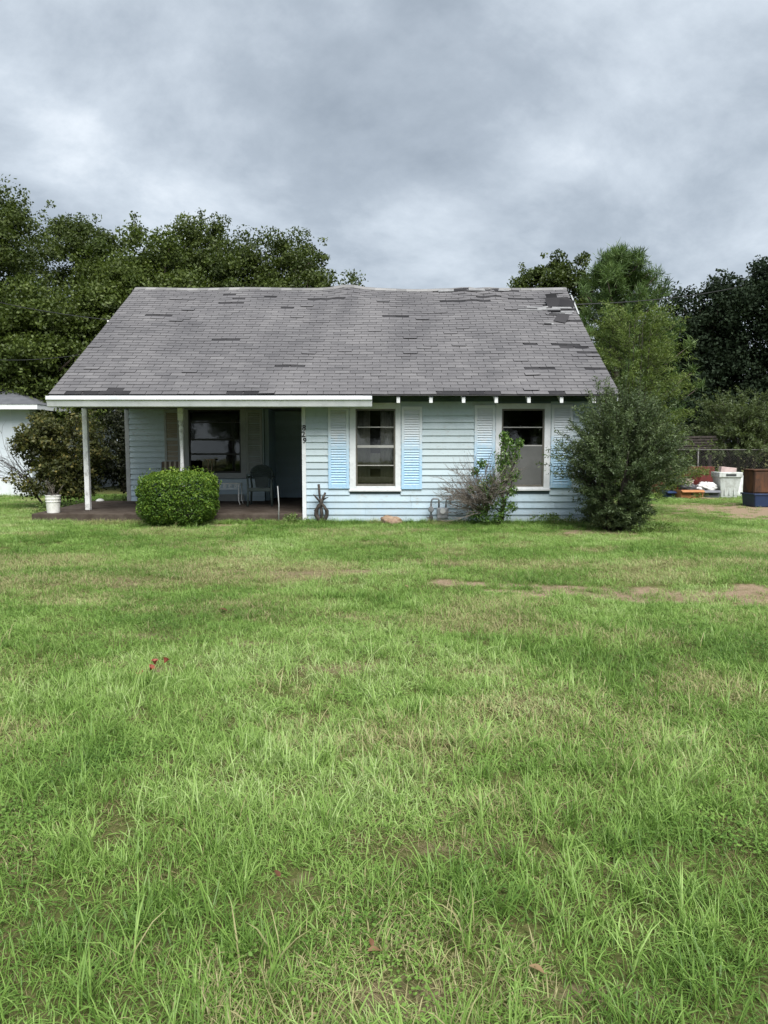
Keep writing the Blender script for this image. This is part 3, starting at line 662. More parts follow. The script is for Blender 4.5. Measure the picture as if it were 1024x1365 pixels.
w2 = window(0, FY, WIN['b'], (2.40, 3.58, .705, 2.565), M['trim'], [(.265, .015, M['muntin']), (.53, .03, M['muntin']), (.765, .02, M['muntin'])], M['bronze'])
m = MB(); m.box(2.57, 3.41, FY - .004, FY - .001, .825, 1.655); m.build('insect_screen', M['screen'], w2)
wp = window(0, RY, WIN['p'], (-5.25, -3.565, .845, 2.66), M['trim_grey'], [(.30, .05, M['darkframe']), (.53, .05, M['darkframe']), (.80, .03, M['darkframe'])], M['darkframe'])
m = MB(); m.box(-4.97, -3.78, RY + .05, RY + .055, 1.88, 2.50); m.build('blind', M['screen'], wp)
# --- louvred shutters
def shutter(x0, x1, z0, z1, y, fm, lm, mid=.5):
    s = link_obj('shutter', None, house, (x0, y, z0)); w, h = x1 - x0, z1 - z0; st = .06
    m = MB(); m.box(0, st, -.03, 0, 0, h); m.box(w - st, w, -.03, 0, 0, h)
    for a, b in ((0, .08), (h * mid - .035, h * mid + .035), (h - .07, h)): m.box(st, w - st, -.028, 0, a, b)
    m.build('frame', fm, s, bevel=.003)
    m = MB()
    for a, b in ((.08, h * mid - .035), (h * mid + .035, h - .07)):
        n = int((b - a) / .052)
        for k in range(n):
            z = a + (k + .5) * (b - a) / n
            m.quadbox([(st, -.027, z - .021), (w - st, -.027, z - .021), (w - st, -.020, z - .024), (st, -.020, z - .024), (st, -.010, z + .020), (w - st, -.010, z + .020), (w - st, -.004, z + .017), (st, -.004, z + .017)])
    m.build('louvres', lm, s)
    m = MB(); m.box(st, w - st, -.005, -.001, .08, h - .07); m.build('backing', lm, s)
    return s
for a, b, c, d in [(-1.20, -.755, .74, 2.50), (.375, .82, .725, 2.50), (1.945, 2.388, .755, 2.53), (3.592, 4.05, .755, 2.54)]: shutter(a, b, c, d, FY - .024, M['shutter'], M['shutter'])
shutter(-5.66, -5.26, 1.22, 2.60, RY - .024, M['shutter_grey'], M['shutter_tan'], .45)
shutter(-3.555, -3.14, .94, 2.60, RY - .024, M['shutter_grey'], M['shutter_grey'])
# --- roof
roof = link_obj('roof', None, house)
def slab_grid(m, x0, x1, s0, s1, h, nxg=48, nsg=16):
    b = len(m.v)
    for j in range(nsg + 1):
        for i in range(nxg + 1):
            u = j / nsg; xa = x0 + (.11 * u if x0 < -6 else 0); xb = x1 + .11 * u
            m.v.append(roof_pt(xa + (xb - xa) * i / nxg, s0 + (s1 - s0) * u, h))
    for j in range(nsg):
        for i in range(nxg): k = b + j * (nxg + 1) + i; m.f.append((k, k + 1, k + nxg + 2, k + nxg + 1))
RX0, RX1 = -6.91, 4.87
m = MB(); slab_grid(m, RX0 + .01, RX1 - .01, .02, SL, -.012); dk = m.build('deck', M['deck'], roof)
sol = dk.modifiers.new('thick', 'SOLIDIFY'); sol.thickness = .045; sol.offset = -1
m = MB(); yb = 2 * GYY - EY
m.quadbox([(RX0, GYY + .02, GZ - .1), (RX1, GYY + .02, GZ - .1), (RX1, yb, EZ - .06), (RX0, yb, EZ - .06), (RX0, GYY, GZ - .02), (RX1 + .1, GYY, GZ - .02), (RX1, yb, EZ), (RX0, yb, EZ)])
m.build('back_slope', M['deck'], roof)
for x in (RX0 + .03, RX1 - .03):                    # barge boards under the rakes
    m = MB(); p = [Vector(roof_pt(x + .11 * k / 8, SL * k / 8, -.11)) for k in range(9)]; b0 = len(m.v)
    for q in p:
        for dx, dz in ((-.012, -.05), (.012, -.05), (.012, .05), (-.012, .05)): m.v.append((q.x + dx, q.y, q.z + dz))
    for k in range(8):
        for i in range(4): j = (i + 1) % 4; m.f.append((4 * k + i, 4 * k + j, 4 * k + 4 + j, 4 * k + 4 + i))
    m.f += [(3, 2, 1, 0), (32, 33, 34, 35)]; m.build('barge_board', M['trim'], roof)
# shingle tabs
CO, TW = .1435, .333
MISS = [(1.39, 2.86, 5.27), (2.33, 3.25, 5.53), (3.46, 3.8, 5.44), (0.06, 0.44, 4.28), (3.25, 3.64, 2.52), (4.02, 4.41, 2.58), (4.19, 4.57, 2.42), (4.53, 4.97, 2.15), (3.01, 3.77, 1.18), (4.35, 4.97, 1.18), (1.13, 2.26, .07), (3.39, 3.77, 0.08),
        (-1.43, -1.19, 5.34), (1.39, 1.96, 5.89), (2.98, 3.47, 5.89), (4.45, 4.97, 3.94), (4.30, 4.87, 5.01), (4.42, 4.98, 5.31), (-4.3, -3.92, 5.68), (-3.98, -3.6, 5.31), (-4.18, -3.67, 5.08), (-3.2, -2.83, 5.57), (-2.57, -2.21, 4.87),
        (-1.92, -1.2, 5.33), (-5.91, -5.53, 4.24), (-3.93, -3.56, 2.79), (-2.29, -1.93, 1.35), (-6.59, -5.13, 0.10), (-5.87, -5.5, 0.22), (-3.26, -2.53, 0.07), (4.3, 4.95, 5.16), (4.5, 4.95, 4.62), (4.25, 4.7, 4.45), (1.35, 1.8, 5.95)]
ncourse = int(SL / CO)
missing = {}
for a, b, s in MISS: missing.setdefault(min(ncourse - 1, max(0, int(s / CO))), []).append((a, b))
def tab_corners(xa, xb, s0, lift, skew=0):
    t = .007; s1 = s0 + CO + .05
    lo, hi = .012 + lift, .002
    return [roof_pt(xa, s0 + skew, lo - t), roof_pt(xb, s0 - skew, lo - t), roof_pt(xb, s1, hi - t), roof_pt(xa, s1, hi - t), roof_pt(xa, s0 + skew, lo), roof_pt(xb, s0 - skew, lo), roof_pt(xb, s1, hi), roof_pt(xa, s1, hi)]
field = MB(); field_cv = []; bare = []; nind = 0; tabs = []
for c in range(ncourse + 1):
    s0 = c * CO - .02; off = (c % 2) * TW * .5 + ((c * 7919) % 13) / 13 * .05
    rowtone = random.uniform(-.10, .10)
    u = s0 / SL; xa0 = RX0 + .11 * max(u, 0); xb0 = RX1 + .11 * max(u, 0)
    x = xa0 - off
    while x < xb0:
        a, b = max(x, xa0), min(x + TW - .011, xb0); x += TW
        if b - a < .04: continue
        gone = any(min(b, q) - max(a, p) > .4 * (b - a) for p, q in missing.get(c, []))
        if gone: bare.append((a, b, s0, c)); continue
        cv = min(1, max(0, random.gauss(.5, .17) + rowtone)); tabs.append((a, b, s0, cv, c))
for a, b, s0, cv, c in tabs:
    lift = abs(random.gauss(0, .003)) + (random.random() < .03) * random.uniform(.006, .02); skew = random.gauss(0, .003)
    cor = tab_corners(a, b, s0, lift, skew)
    if nind < 300:
        nind += 1; o0 = Vector(cor[0]); m = MB(); m.quadbox([Vector(q) - o0 for q in cor]); m.build('shingle', M['shingle'], roof, loc=o0, cv=cv)
    else: field.quadbox(cor); field_cv += [cv] * 8
tag(field.build('shingle_field', M['shingle'], roof, cv=field_cv), 'grey asphalt shingles of the upper courses', kind='stuff')
for a, b, s0, c in bare:                             # darker, unweathered layer laid bare where tabs blew off
    ja, jb, jc, jd = (random.uniform(-.012, .03) for _ in range(4)); q0, q1 = a - .004 + ja * .6, b + .008 - jb * .6
    cor = [roof_pt(x_, s_, h_) for h_ in (-.004, .0035) for x_, s_ in ((q0, s0 + jc * .6), (q1, s0 + jd * .6), (q1 - .01, s0 + CO + .02), (q0 + .01, s0 + CO + .02))]
    m = MB(); m.quadbox(cor); m.build('bare_patch', M['bare'], roof, cv=random.uniform(.1, .9))
x = RX0 + .1
while x < RX1 + .1:                                  # ridge caps
    b = min(x + .30, RX1 + .12); m = MB(); n = 2
    for sgn in (0, 1):
        p = []
        for xx in (x, b):
            r0 = Vector(roof_pt(xx, SL - .005, .022)); r1 = Vector(roof_pt(xx, SL - .15, .016 if xx == x else .022))
            if sgn: r1 = Vector((r1.x, 2 * GYY - r1.y, r1.z))
            p.append((r0, r1))
        (a0, a1), (b0, b1) = p; dz = Vector((0, 0, -.008))
        m.quadbox([a1 + dz, b1 + dz, b0 + dz, a0 + dz, a1, b1, b0, a0])
    if not (3.3 < x < 3.5 or 1.9 < x < 2.1): m.build('ridge_cap', M['cap'], roof, cv=random.random())
    x += .285
def loose(xc, sc_, w, l, ang, tilt, mat, h=.03, cv=.4):
    """a curled tab torn loose on the slope"""
    m = MB(); n = 4; ca, sa = math.cos(ang), math.sin(ang)
    for j in range(n + 1):
        for i in (0, 1):
            px, ps = (i - .5) * w, (j / n - .5) * l
            m.v.append(roof_pt(xc + px * ca - ps * sa, sc_ + px * sa + ps * ca, h + tilt * (j / n) ** 2))
    for j in range(n): b = 2 * j; m.f.append((b, b + 1, b + 3, b + 2))
    o = m.build('loose_shingle', mat, roof, cv=cv); s = o.modifiers.new('thick', 'SOLIDIFY'); s.thickness = .006; s.offset = 0
loose(4.45, 4.02, .30, .42, -.45, .05, M['bare'], .028, .8)
loose(4.55, 5.02, .62, .36, .1, .09, M['bare'], .03, .5); loose(4.75, 4.95, .4, .3, -.3, .06, M['bare'], .035, .2); loose(4.45, 5.35, .3, .2, .2, .1, M['bare'], .03, .1)
for xc, sc_, w, l, an in [(4.25, 4.66, .6, .07, .04), (4.6, 4.75, .5, .08, -.06), (3.75, 4.58, .6, .035, .02), (4.55, 4.38, .5, .07, .05), (3.95, 4.76, .5, .07, -.08), (4.35, 4.85, .5, .06, .3), (4.1, 3.72, .2, .1, .1), (4.7, 4.5, .35, .06, 0)]:
    loose(xc, sc_, w, l, an, .01, M['pale_layer'], .02)
for xc, sc_, w, l, an in [(4.55, 4.55, .7, .05, .03), (4.4, 4.32, .4, .06, -.04), (4.05, 3.68, .18, .05, 0)]: loose(xc, sc_, w, l, an, .02, M['bare'], .022, .2)
for xc, w, an, tl in [(1.7, .45, .05, .015), (2.1, .4, -.06, .022), (2.5, .5, .03, .012), (2.9, .45, -.04, .024), (3.25, .3, .06, .01)]: loose(xc, 5.97, w, .12, an, tl, M['bare'] if tl > .02 else M['pale_layer'], .022, .5)
m = MB(); p = [roof_pt(RX1 + .075 + .012 * k, 4.3 + k * .25, .03) for k in range(6)]
for a, b in zip(p, p[1:]): m.bar(a, b, .035, .02)
m.build('drip_edge', M['trim_grey'], roof)
m = MB(); p = [roof_pt(RX0 + (RX1 - RX0) * k / 20, -.025, -.012) for k in range(21)]
for a, b in zip(p[11:], p[12:]): m.bar(a, b, .02, .016)
m.build('drip_edge', M['deck'], roof)
# rafter tails under the open eave
for k in range(7):
    x = .295 + k * .675; m = MB(); zt = EZ - .065
    m.quadbox([(x - .035, EY + .02, zt - .115), (x + .035, EY + .02, zt - .115), (x + .035, FY - .03, zt + .19), (x - .035, FY - .03, zt + .19), (x - .035, EY + .02, zt), (x + .035, EY + .02, zt), (x + .035, FY - .03, zt + .355), (x - .035, FY - .03, zt + .355)])
    m.build('rafter_tail', M['rafter'], house, bevel=.004)
# porch: gutter fascia, header beam, posts, slab
m = MB(); gx1 = -.245
prof = [(EY - .02, 2.675), (EY - .115, 2.675), (EY - .118, 2.60), (EY - .085, 2.578), (EY - .045, 2.465), (EY - .02, 2.45)]
m.prism(prof, RX0 - .02, gx1); m.build('gutter', M['gutter'], house, bevel=.004)
m = MB(); m.box(RX0 + .01, gx1 - .02, EY - .019, EY + .02, 2.46, 2.69); m.build('fascia_board', M['trim_grey'], house)
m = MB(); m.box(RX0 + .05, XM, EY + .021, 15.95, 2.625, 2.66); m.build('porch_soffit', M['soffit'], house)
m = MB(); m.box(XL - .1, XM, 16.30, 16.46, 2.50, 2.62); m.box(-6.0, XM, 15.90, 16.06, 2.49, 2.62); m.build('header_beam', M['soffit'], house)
SLAB = lambda y: .195 + (y - 15.5) * .016
m = MB(); x0, x1 = -7.62, XM - .002
m.quadbox([(x0, 15.5, -.1), (x1, 15.5, -.1), (x1, 18.72, -.1), (x0, 18.72, -.1), (x0, 15.5, SLAB(15.5)), (x1, 15.5, SLAB(15.5)), (x1, 18.72, SLAB(18.72)), (x0, 18.72, SLAB(18.72))])
m.box(-3.1, x1, 18.72, AL + .05, -.1, SLAB(18.72)); m.build('porch_slab', M['concrete'], house, bevel=.012)
m = MB()                                             # square post, worn at its foot
zs = SLAB(16.4) - .003
m.box(-6.80, -6.69, 16.33, 16.44, zs, 2.50); m.build('porch_post', M['post'], house, bevel=.008)
pp = link_obj('porch_post', None, house, (-4.47, 15.98, zs - .006)); pp.scale = (1.2, 1.2, 1)
m = MB(); m.box(-.05, .05, -.05, .05, 0, .62); m.build('base_block', M['post'], pp, bevel=.006)
m = MB(); m.box(-.05, .05, -.05, .05, 2.02, 2.50 - zs); m.build('top_block', M['post'], pp, bevel=.006)
m = MB(); m.lathe([(.045, .62), (.05, .64), (.034, .68), (.046, .74), (.038, .95), (.03, 1.3), (.034, 1.6), (.046, 1.84), (.032, 1.9), (.05, 1.95), (.04, 1.98), (.045, 2.02)], 14); m.build('turned_shaft', M['post'], pp, smooth=True)

# ------------------------------------------------------------------ things on and by the porch
def monobloc(x, y, z, rz, sc=1.0):
    c = thing('plastic_chair', 'dark green moulded plastic armchair with slatted fan back on the porch', 'chair', (x, y, z), rz)
    c.scale = (sc,) * 3; g_ = M['chair_green']      # faces -y
    for sx in (-1, 1):
        m = MB(); m.tube([(sx * .27, -.25, 0), (sx * .255, -.23, .25), (sx * .265, -.225, .60)], [.022, .026, .022], 8); m.build('leg', g_, c, smooth=True)
        m = MB(); m.tube([(sx * .25, .27, 0), (sx * .235, .23, .3), (sx * .225, .22, .42)], [.022, .026, .024], 8); m.build('leg', g_, c, smooth=True)
        m = MB(); m.tube([(sx * .265, -.245, .60), (sx * .285, -.1, .635), (sx * .275, .1, .645), (sx * .235, .235, .64)], [.02, .028, .028, .018], 8); m.build('armrest', g_, c, smooth=True)
    m = MB(); m.quadbox([(-.25, -.24, .385), (.25, -.24, .385), (.21, .22, .365), (-.21, .22, .365), (-.25, -.24, .415), (.25, -.24, .415), (.21, .22, .395), (-.21, .22, .395)]); m.box(-.24, .24, -.245, -.225, .33, .39); m.build('seat', g_, c, bevel=.012)
    b = link_obj('backrest', None, c)
    m = MB(); pts = [(-.215, .20, .40), (-.245, .235, .62)] + [(-.25 * math.cos(a), .25 + .03 * math.sin(a), .70 + .20 * math.sin(a)) for a in np.linspace(0, math.pi, 13)] + [(.245, .235, .62), (.215, .20, .40)]
    m.tube(pts, .022, 8); m.build('rim', g_, b, smooth=True)
    for k in range(7):
        z0 = .86 - k * .038; hw = .24 * math.sqrt(max(0.05, 1 - ((z0 - .70) / .21) ** 2)) if z0 > .70 else .235
        m = MB(); m.tube([(hw * u, .262, z0 - .035 * (1 - u * u) + .012 * math.sin(u * 9)) for u in np.linspace(-1, 1, 13)], .0155, 6); m.build('slat', g_, b, smooth=True)
    m = MB(); m.v = [(.225 * math.cos(a), .272, .70 + .18 * math.sin(a)) for a in np.linspace(0, math.pi, 15)] + [(-.2, .262, .60), (.2, .262, .60)]; m.f = [tuple(range(17))]; sh_ = m.build('shell', g_, b); so_ = sh_.modifiers.new('thick', 'SOLIDIFY'); so_.thickness = .008
    m = MB(); m.quadbox([(-.13, .205, .40), (.13, .205, .40), (.13, .225, .40), (-.13, .225, .40), (-.17, .245, .64), (.17, .245, .64), (.17, .262, .64), (-.17, .262, .64)]); m.build('lower_panel', g_, b, bevel=.005)
    return c
monobloc(-2.99, 17.45, SLAB(17.45) - .002, R(4), 1.07)
# wrought white side table
c = thing('metal_table', 'white wrought metal side table with scroll apron under the porch window', 'table', (-4.02, 17.75, SLAB(17.75) - .002))
m = MB(); m.box(-.49, .49, -.2, .2, .505, .525); m.build('tabletop', M['white_metal'], c, bevel=.004)
for sx in (-1, 1):
    for sy in (-1, 1):
        m = MB(); m.tube([(sx * .50, sy * .19, 0), (sx * .465, sy * .18, .12), (sx * .475, sy * .185, .42), (sx * .48, sy * .19, .51)], [.012, .011, .012, .014], 8); m.build('leg', M['white_metal'], c, smooth=True)
ap = link_obj('apron', None, c); m = MB(); m.box(-.47, .47, -.198, -.188, .385, .397); m.build('rail', M['white_metal'], ap)
for k in range(7):
    m = MB(); xx = -.40 + k * .133; m.tube([(xx + .045 * math.cos(a) * (1 - a / 14), -.193, .45 + .045 * math.sin(a) * (1 - a / 14)) for a in np.linspace(0, 10, 26)], .007, 5); m.build('scroll', M['white_metal'], ap)
# low white board against the wall behind the table
m = MB(); m.box(-4.5, -3.62, RY - .075, RY - .03, SLAB(RY) - .004, .42)
tag(m.build('white_board', M['shutter_grey'], None, bevel=.004), 'low pale board lying along the foot of the porch wall', 'board')
# striped chair
c = thing('striped_chair', 'porch chair with brown and beige striped cushion back beside the turned post', 'chair', (-5.22, 17.55, SLAB(17.55) - .002))
for sx in (-1, 1):
    m = MB(); m.tube([(sx * .29, -.26, 0), (sx * .29, -.24, .62)], .014, 8); m.build('leg', M['blackpipe'], c, smooth=True)
    m = MB(); m.tube([(sx * .27, .26, 0), (sx * .27, .22, .42), (sx * .27, .30, 1.04)], .014, 8); m.build('leg', M['blackpipe'], c, smooth=True)
    m = MB(); m.tube([(sx * .29, -.25, .62), (sx * .28, .24, .60)], .016, 8); m.build('armrest', M['blackpipe'], c, smooth=True)
m = MB(); m.box(-.26, .26, -.25, .22, .40, .47); m.build('seat_cushion', M['brown_cloth'], c, bevel=.02)
bk = link_obj('back_cushion', None, c, (0, .22, .46), (R(-8), 0, 0))
for k in range(9):
    m = MB(); m.box(-.26 + k * .0578, -.26 + (k + 1) * .0578 - .001, -.035 - .006 * (k % 2), .03, 0, .60); m.build('stripe', M['beige_cloth'] if k % 2 else M['brown_cloth'], bk, bevel=.008)
# wooden crutch leaning at the window
c = thing('wooden_crutch', 'pale wooden crutch leaning against the porch window casing', 'crutch', (-4.46, 18.25, SLAB(18.25)), 0)
m = MB(); m.bar((-.11, .30, 1.075), (.11, .30, 1.075), .035, .035); m.build('underarm_bar', M['wood'], c, bevel=.008)
for sx in (-1, 1): m = MB(); m.tube([(sx * .012, .0, .10), (sx * .05, .13, .5), (sx * .045, .30, 1.065)], .011, 6); m.build('upright', M['wood'], c, smooth=True)
m = MB(); m.bar((-.05, .16, .62), (.05, .16, .62), .025); m.build('hand_grip', M['wood'], c)
m = MB(); m.tube([(0, 0, .0), (0, .012, .12)], .016, 8); m.build('foot', M['blackpipe'], c)
# thin stake at the slab edge
m = MB(); m.tube([(0, 0, -.05), (.01, 0, .4), (-.012, 0, .80)], [.012, .011, .009], 8)
tag(m.build('garden_stake', M['trim_grey'], None, smooth=True, loc=(-2.27, 15.44, 0)), 'thin pale metal stake standing upright at the porch step', 'stake')
# broken brick by the corner
m = MB(); m.box(-.09, .09, -.06, .06, 0, .11); o = m.build('broken_brick', M['darkwood'], None, bevel=.02, loc=(-1.86, 15.40, 0), rot=(0, 0, .5)); tag(o, 'dark broken brick lying at the corner of the porch step', 'brick')
# white bucket with a dead plant
bz = SLAB(15.72) - .002
c = thing('plastic_bucket', 'dirty white plastic bucket on the end of the porch slab', 'bucket', (-7.25, 15.74, bz)); c.scale = (.88, .88, .92)
m = MB(); m.lathe([(.145, 0), (.15, .01), (.165, .26), (.178, .262), (.178, .285), (.168, .288), (.17, .325), (.182, .327), (.182, .35), (.172, .352), (.175, .40), (.185, .402), (.185, .42), (.165, .42), (.155, .30)], 28); m.build('body', M['white_plastic'], c, smooth=False)
m = MB(); m.tube([(.186 * math.cos(a), -.186 * abs(math.sin(a)) * .6, .385 - .2 * math.sin(a)) for a in np.linspace(0, math.pi, 13)], .005, 5); m.build('handle', M['galv'], c)
m = MB(); m.lathe([(.001, .335), (.158, .335), (.158, .34), (.001, .345)], 20); m.build('soil', M['darkwood'], c)
def twigs(m, root, n, length, spread, rad, seed, up=1.0, sub=3, lean=(0, 0)):
    r = random.Random(seed); ends = []
    for k in range(n):
        a = r.uniform(0, 6.283); d = Vector((math.cos(a) * spread + lean[0], math.sin(a) * spread + lean[1], up * r.uniform(.5, 1.1))).normalized()
        L = length * r.uniform(.55, 1.1); p = Vector(root); pts = [tuple(p)]; nseg = 5
        for j in range(nseg):
            d = (d + Vector((r.gauss(0, .18), r.gauss(0, .18), r.gauss(0, .12)))).normalized(); p = p + d * L / nseg; pts.append(tuple(p))
            if j >= 1:
                for q in range(sub):
                    if r.random() < .6:
                        e = (d + Vector((r.gauss(0, .6), r.gauss(0, .6), r.gauss(.1, .4)))).normalized(); l2 = L * r.uniform(.15, .35)
                        p2 = p + e * l2 * .5; p3 = p2 + (e + Vector((r.gauss(0, .3), r.gauss(0, .3), r.gauss(0, .3)))).normalized() * l2 * .5
                        m.tube([p, p2, p3], [rad * .45, rad * .3, rad * .15], 3, False); ends.append(tuple(p3))
        m.tube(pts, [rad * (1 - .75 * i / nseg) for i in range(nseg + 1)], 5, False); ends.append(tuple(p))
    return ends
dp = thing('dead_plant', 'dead bare twigs of a plant potted in the white bucket', 'plant', (-7.25, 15.74, bz + .335))
m = MB(); twigs(m, (0, 0, 0), 11, .40, .55, .006, 5); m.build('stems', M['twig'], dp)
# white bowl and pebbles beyond the slab
m = MB(); m.lathe([(.11, 0), (.107, .015), (.08, .045), (.04, .065), (.001, .07)], 20); tag(m.build('white_bowl', M['white_plastic'], None, True, loc=(-7.35, 18.6, SLAB(18.6) + .0)), 'upturned white bowl at the back edge of the porch slab', 'bowl')

# twisted stump in front of the wall
c = thing('twisted_stump', 'twisted bare dark stump with cut branches before the blue wall', 'stump', (-1.345, 15.42, 0))
def wob(pts, r0, r1, seed):
    r = random.Random(seed); n = len(pts); return [(p[0] + r.gauss(0, .008), p[1] + r.gauss(0, .01), p[2]) for p in pts], [r0 + (r1 - r0) * i / (n - 1) + r.uniform(-.004, .006) for i in range(n)]
for nm, pts, r0, r1 in [('stem', [(0, 0, -.05), (-.04, 0, .06), (-.105, .01, .18), (-.115, .0, .28), (-.06, 0, .38), (.0, 0, .45), (.015, 0, .52)], .052, .034),
                        ('stem', [(.02, 0, -.05), (.05, 0, .06), (.11, .02, .17), (.115, .0, .26), (.07, 0, .36), (.01, 0, .43), (-.04, 0, .55), (-.06, 0, .84)], .05, .022),
                        ('stem', [(.0, .03, -.04), (.01, .04, .2), (-.01, .03, .42)], .035, .028),
                        ('branch', [(-.03, 0, .46), (-.09, 0, .54), (-.165, 0, .62)], .024, .012),
                        ('branch', [(.01, 0, .46), (.05, 0, .56), (.09, .0, .66)], .032, .022),
                        ('branch', [(.04, 0, .50), (.10, 0, .54), (.15, .0, .56)], .016, .008), ('branch', [(-.10, 0, .22), (-.16, -.02, .29)], .012, .006)]:
    p, rr = wob(pts, r0, r1, len(pts)); m = MB(); m.tube(p, rr, 9); m.build(nm, M['darktwig'], c, smooth=True)
# rock
def lump(rx, ry, rz, seed, n=14):
    m = MB(); r = random.Random(seed); k0 = [r.uniform(0, 6) for _ in range(6)]
    for i in range(n + 1):
        th = math.pi * i / n
        for j in range(2 * n):
            ph = math.pi * j / n; d = Vector((math.sin(th) * math.cos(ph), math.sin(th) * math.sin(ph), math.cos(th)))
            q = 1 + .13 * math.sin(3 * d.x + k0[0] + 2 * d.z) + .1 * math.sin(5 * d.y + k0[1]) + .07 * math.sin(9 * d.z + 7 * d.x + k0[2]) + .04 * math.sin(14 * d.y + 11 * d.x + k0[3])
            m.v.append((d.x * rx * q, d.y * ry * q, d.z * rz * q))
    for i in range(n):
        for j in range(2 * n): a = i * 2 * n + j; b = i * 2 * n + (j + 1) % (2 * n); m.f.append((a, a + 2 * n, b + 2 * n, b))
    return m
tag(lump(.25, .14, .12, 4).build('rock', M['rock'], None, True, loc=(.16, 15.35, .04)), 'brown mottled rock lying in the grass under the window', 'rock')
# gas meter
c = thing('gas_meter', 'grey gas meter with bent pipes against the blue clapboards', 'gas meter', (1.16, 15.42, 0))
m = MB(); m.box(-.03, .22, -.10, .04, .10, .34); m.build('body', M['meter_grey'], c, bevel=.03)
m = MB(); m.tube([(.095, -.115, .27), (.095, -.095, .27)], .06, 16); m.build('dial', M['trim_grey'], c)
m = MB(); m.tube([(-.15, 0, -.05), (-.15, 0, .44), (-.135, 0, .50), (-.10, 0, .53), (0, 0, .53), (.02, 0, .50), (.02, 0, .34)], .02, 8); m.build('inlet_pipe', M['meter_grey'], c, smooth=True)
m = MB(); m.tube([(.17, 0, .34), (.17, 0, .46), (.19, 0, .52), (.25, 0, .54), (.29, .05, .54), (.29, .16, .53)], .018, 8); m.build('outlet_pipe', M['meter_grey'], c, smooth=True)
m = MB(); m.lathe([(.001, -.03), (.05, -.03), (.065, 0), (.05, .03), (.001, .03)], 14); m.build('regulator', M['meter_grey'], c, loc=(-.15, -.02, .30), rot=(R(90), 0, 0))
m = MB(); m.tube([(-.15, 0, .12), (-.24, -.02, .12)], .012, 6); m.build('valve', M['blackpipe'], c)
m = MB(); m.box(-.19, -.11, -.045, .045, .06, .16); m.build('valve_body', M['blackpipe'], c, bevel=.01)

# ------------------------------------------------------------------ foliage builders
def clump_leaves(rng, C_, Rr, per, L, W, upb, flat=.8, shell=2.2, outb=.8):
    """leaves round clump centres C_ (n,3) with radii Rr: more of them on the outside, facing out and up"""
    n = len(C_); k = np.repeat(np.arange(n), per); tot = len(k)
    d = norm(rng.normal(size=(tot, 3))); r = rng.uniform(0, 1, (tot, 1)) ** (1 / shell)
    P = C_[k] + d * r * Rr[k][:, None] * np.array([1, 1, flat])
    Nn = norm(d * outb + rng.normal(size=(tot, 3)) * .65 + np.array([0, 0, upb]))
    T = rng.normal(size=(tot, 3)); T[:, 2] -= .3
    Ls = L * rng.uniform(.6, 1.3, tot); Ws = W * rng.uniform(.7, 1.25, tot)
    return leaf_quads(P, T, Nn, Ls, Ws), k
def crown_centres(rng, ells, n, inner=.35):
    vol = np.array([e_[3] * e_[4] * e_[5] for e_ in ells]) ** .7; which = rng.choice(len(ells), n, p=vol / vol.sum())
    E = np.array(ells)[which]; d = norm(rng.normal(size=(n, 3))); r = rng.uniform(inner ** 2, 1, (n, 1)) ** .5
    return E[:, :3] + d * r * E[:, 3:6]
def limbs(m, base, top, targets, r0, rng, n=10):
    base, top = Vector(base), Vector(top); pts = []
    for i in range(6):
        u = i / 5; pts.append(base.lerp(top, u) + Vector((rng.normal() * .1 * u, rng.normal() * .1 * u, 0)))
    m.tube(pts, [r0 * (1 - .7 * i / 5) for i in range(6)], 9)
    for q in targets[:n]:
        q = Vector(q); u = min(.95, max(.25, (q.z - base.z) / max(.1, (top.z - base.z)) * .62)); s = base.lerp(top, u); mid = s.lerp(q, .5) + Vector((rng.normal() * .15, rng.normal() * .15, .12 * (q - s).length))
        rr = r0 * (1 - .7 * u) * .5; m.tube([s, s.lerp(mid, .5) + Vector((0, 0, .05)), mid, q], [rr, rr * .8, rr * .55, rr * .2], 6)
def tree(name, label, x, y, trunk_h, r0, ells, nclump, crad, per, L, W, mat, seed, group=None, cat='tree', upb=.5, flat=.75, nl=14, cvspread=.2, bark='bark'):
    rng = np.random.default_rng(seed)
    t_ = thing(name, label, cat, (x, y, 0), 0, group)
    Cc = crown_centres(rng, ells, nclump); Cc[:, 2] = np.maximum(Cc[:, 2], .5); Rr = crad * rng.uniform(.5, 1.3, nclump)
    V_, k = clump_leaves(rng, Cc, Rr, per, L, W, upb, flat)
    # sprigs that break the outline
    S = Cc[rng.choice(nclump, nclump)] + norm(rng.normal(size=(nclump, 3)) + np.array([0, 0, .5])) * (crad * rng.uniform(1.0, 1.6, (nclump, 1)))
    V2, k2 = clump_leaves(rng, S, np.full(nclump, crad * .35), max(6, per // 9), L, W, upb)
    tone = rng.normal(.5, .10, nclump); cv = np.clip(np.concatenate([tone[k], tone[k2] + .1]) + rng.normal(0, cvspread, len(k) + len(k2)), 0, 1)
    V_ = np.concatenate([V_, V2]); V_[:, 2] = np.maximum(V_[:, 2], .03)
    link_obj('crown', np_mesh('crown', V_, 4, mat, cv), t_)
    m = MB(); limbs(m, (0, 0, -.1), (0, 0, trunk_h), [tuple(q) for q in Cc], r0, rng, nl); m.build('trunk', M[bark], t_, smooth=True)
    return t_
GL = 'trees behind the house'
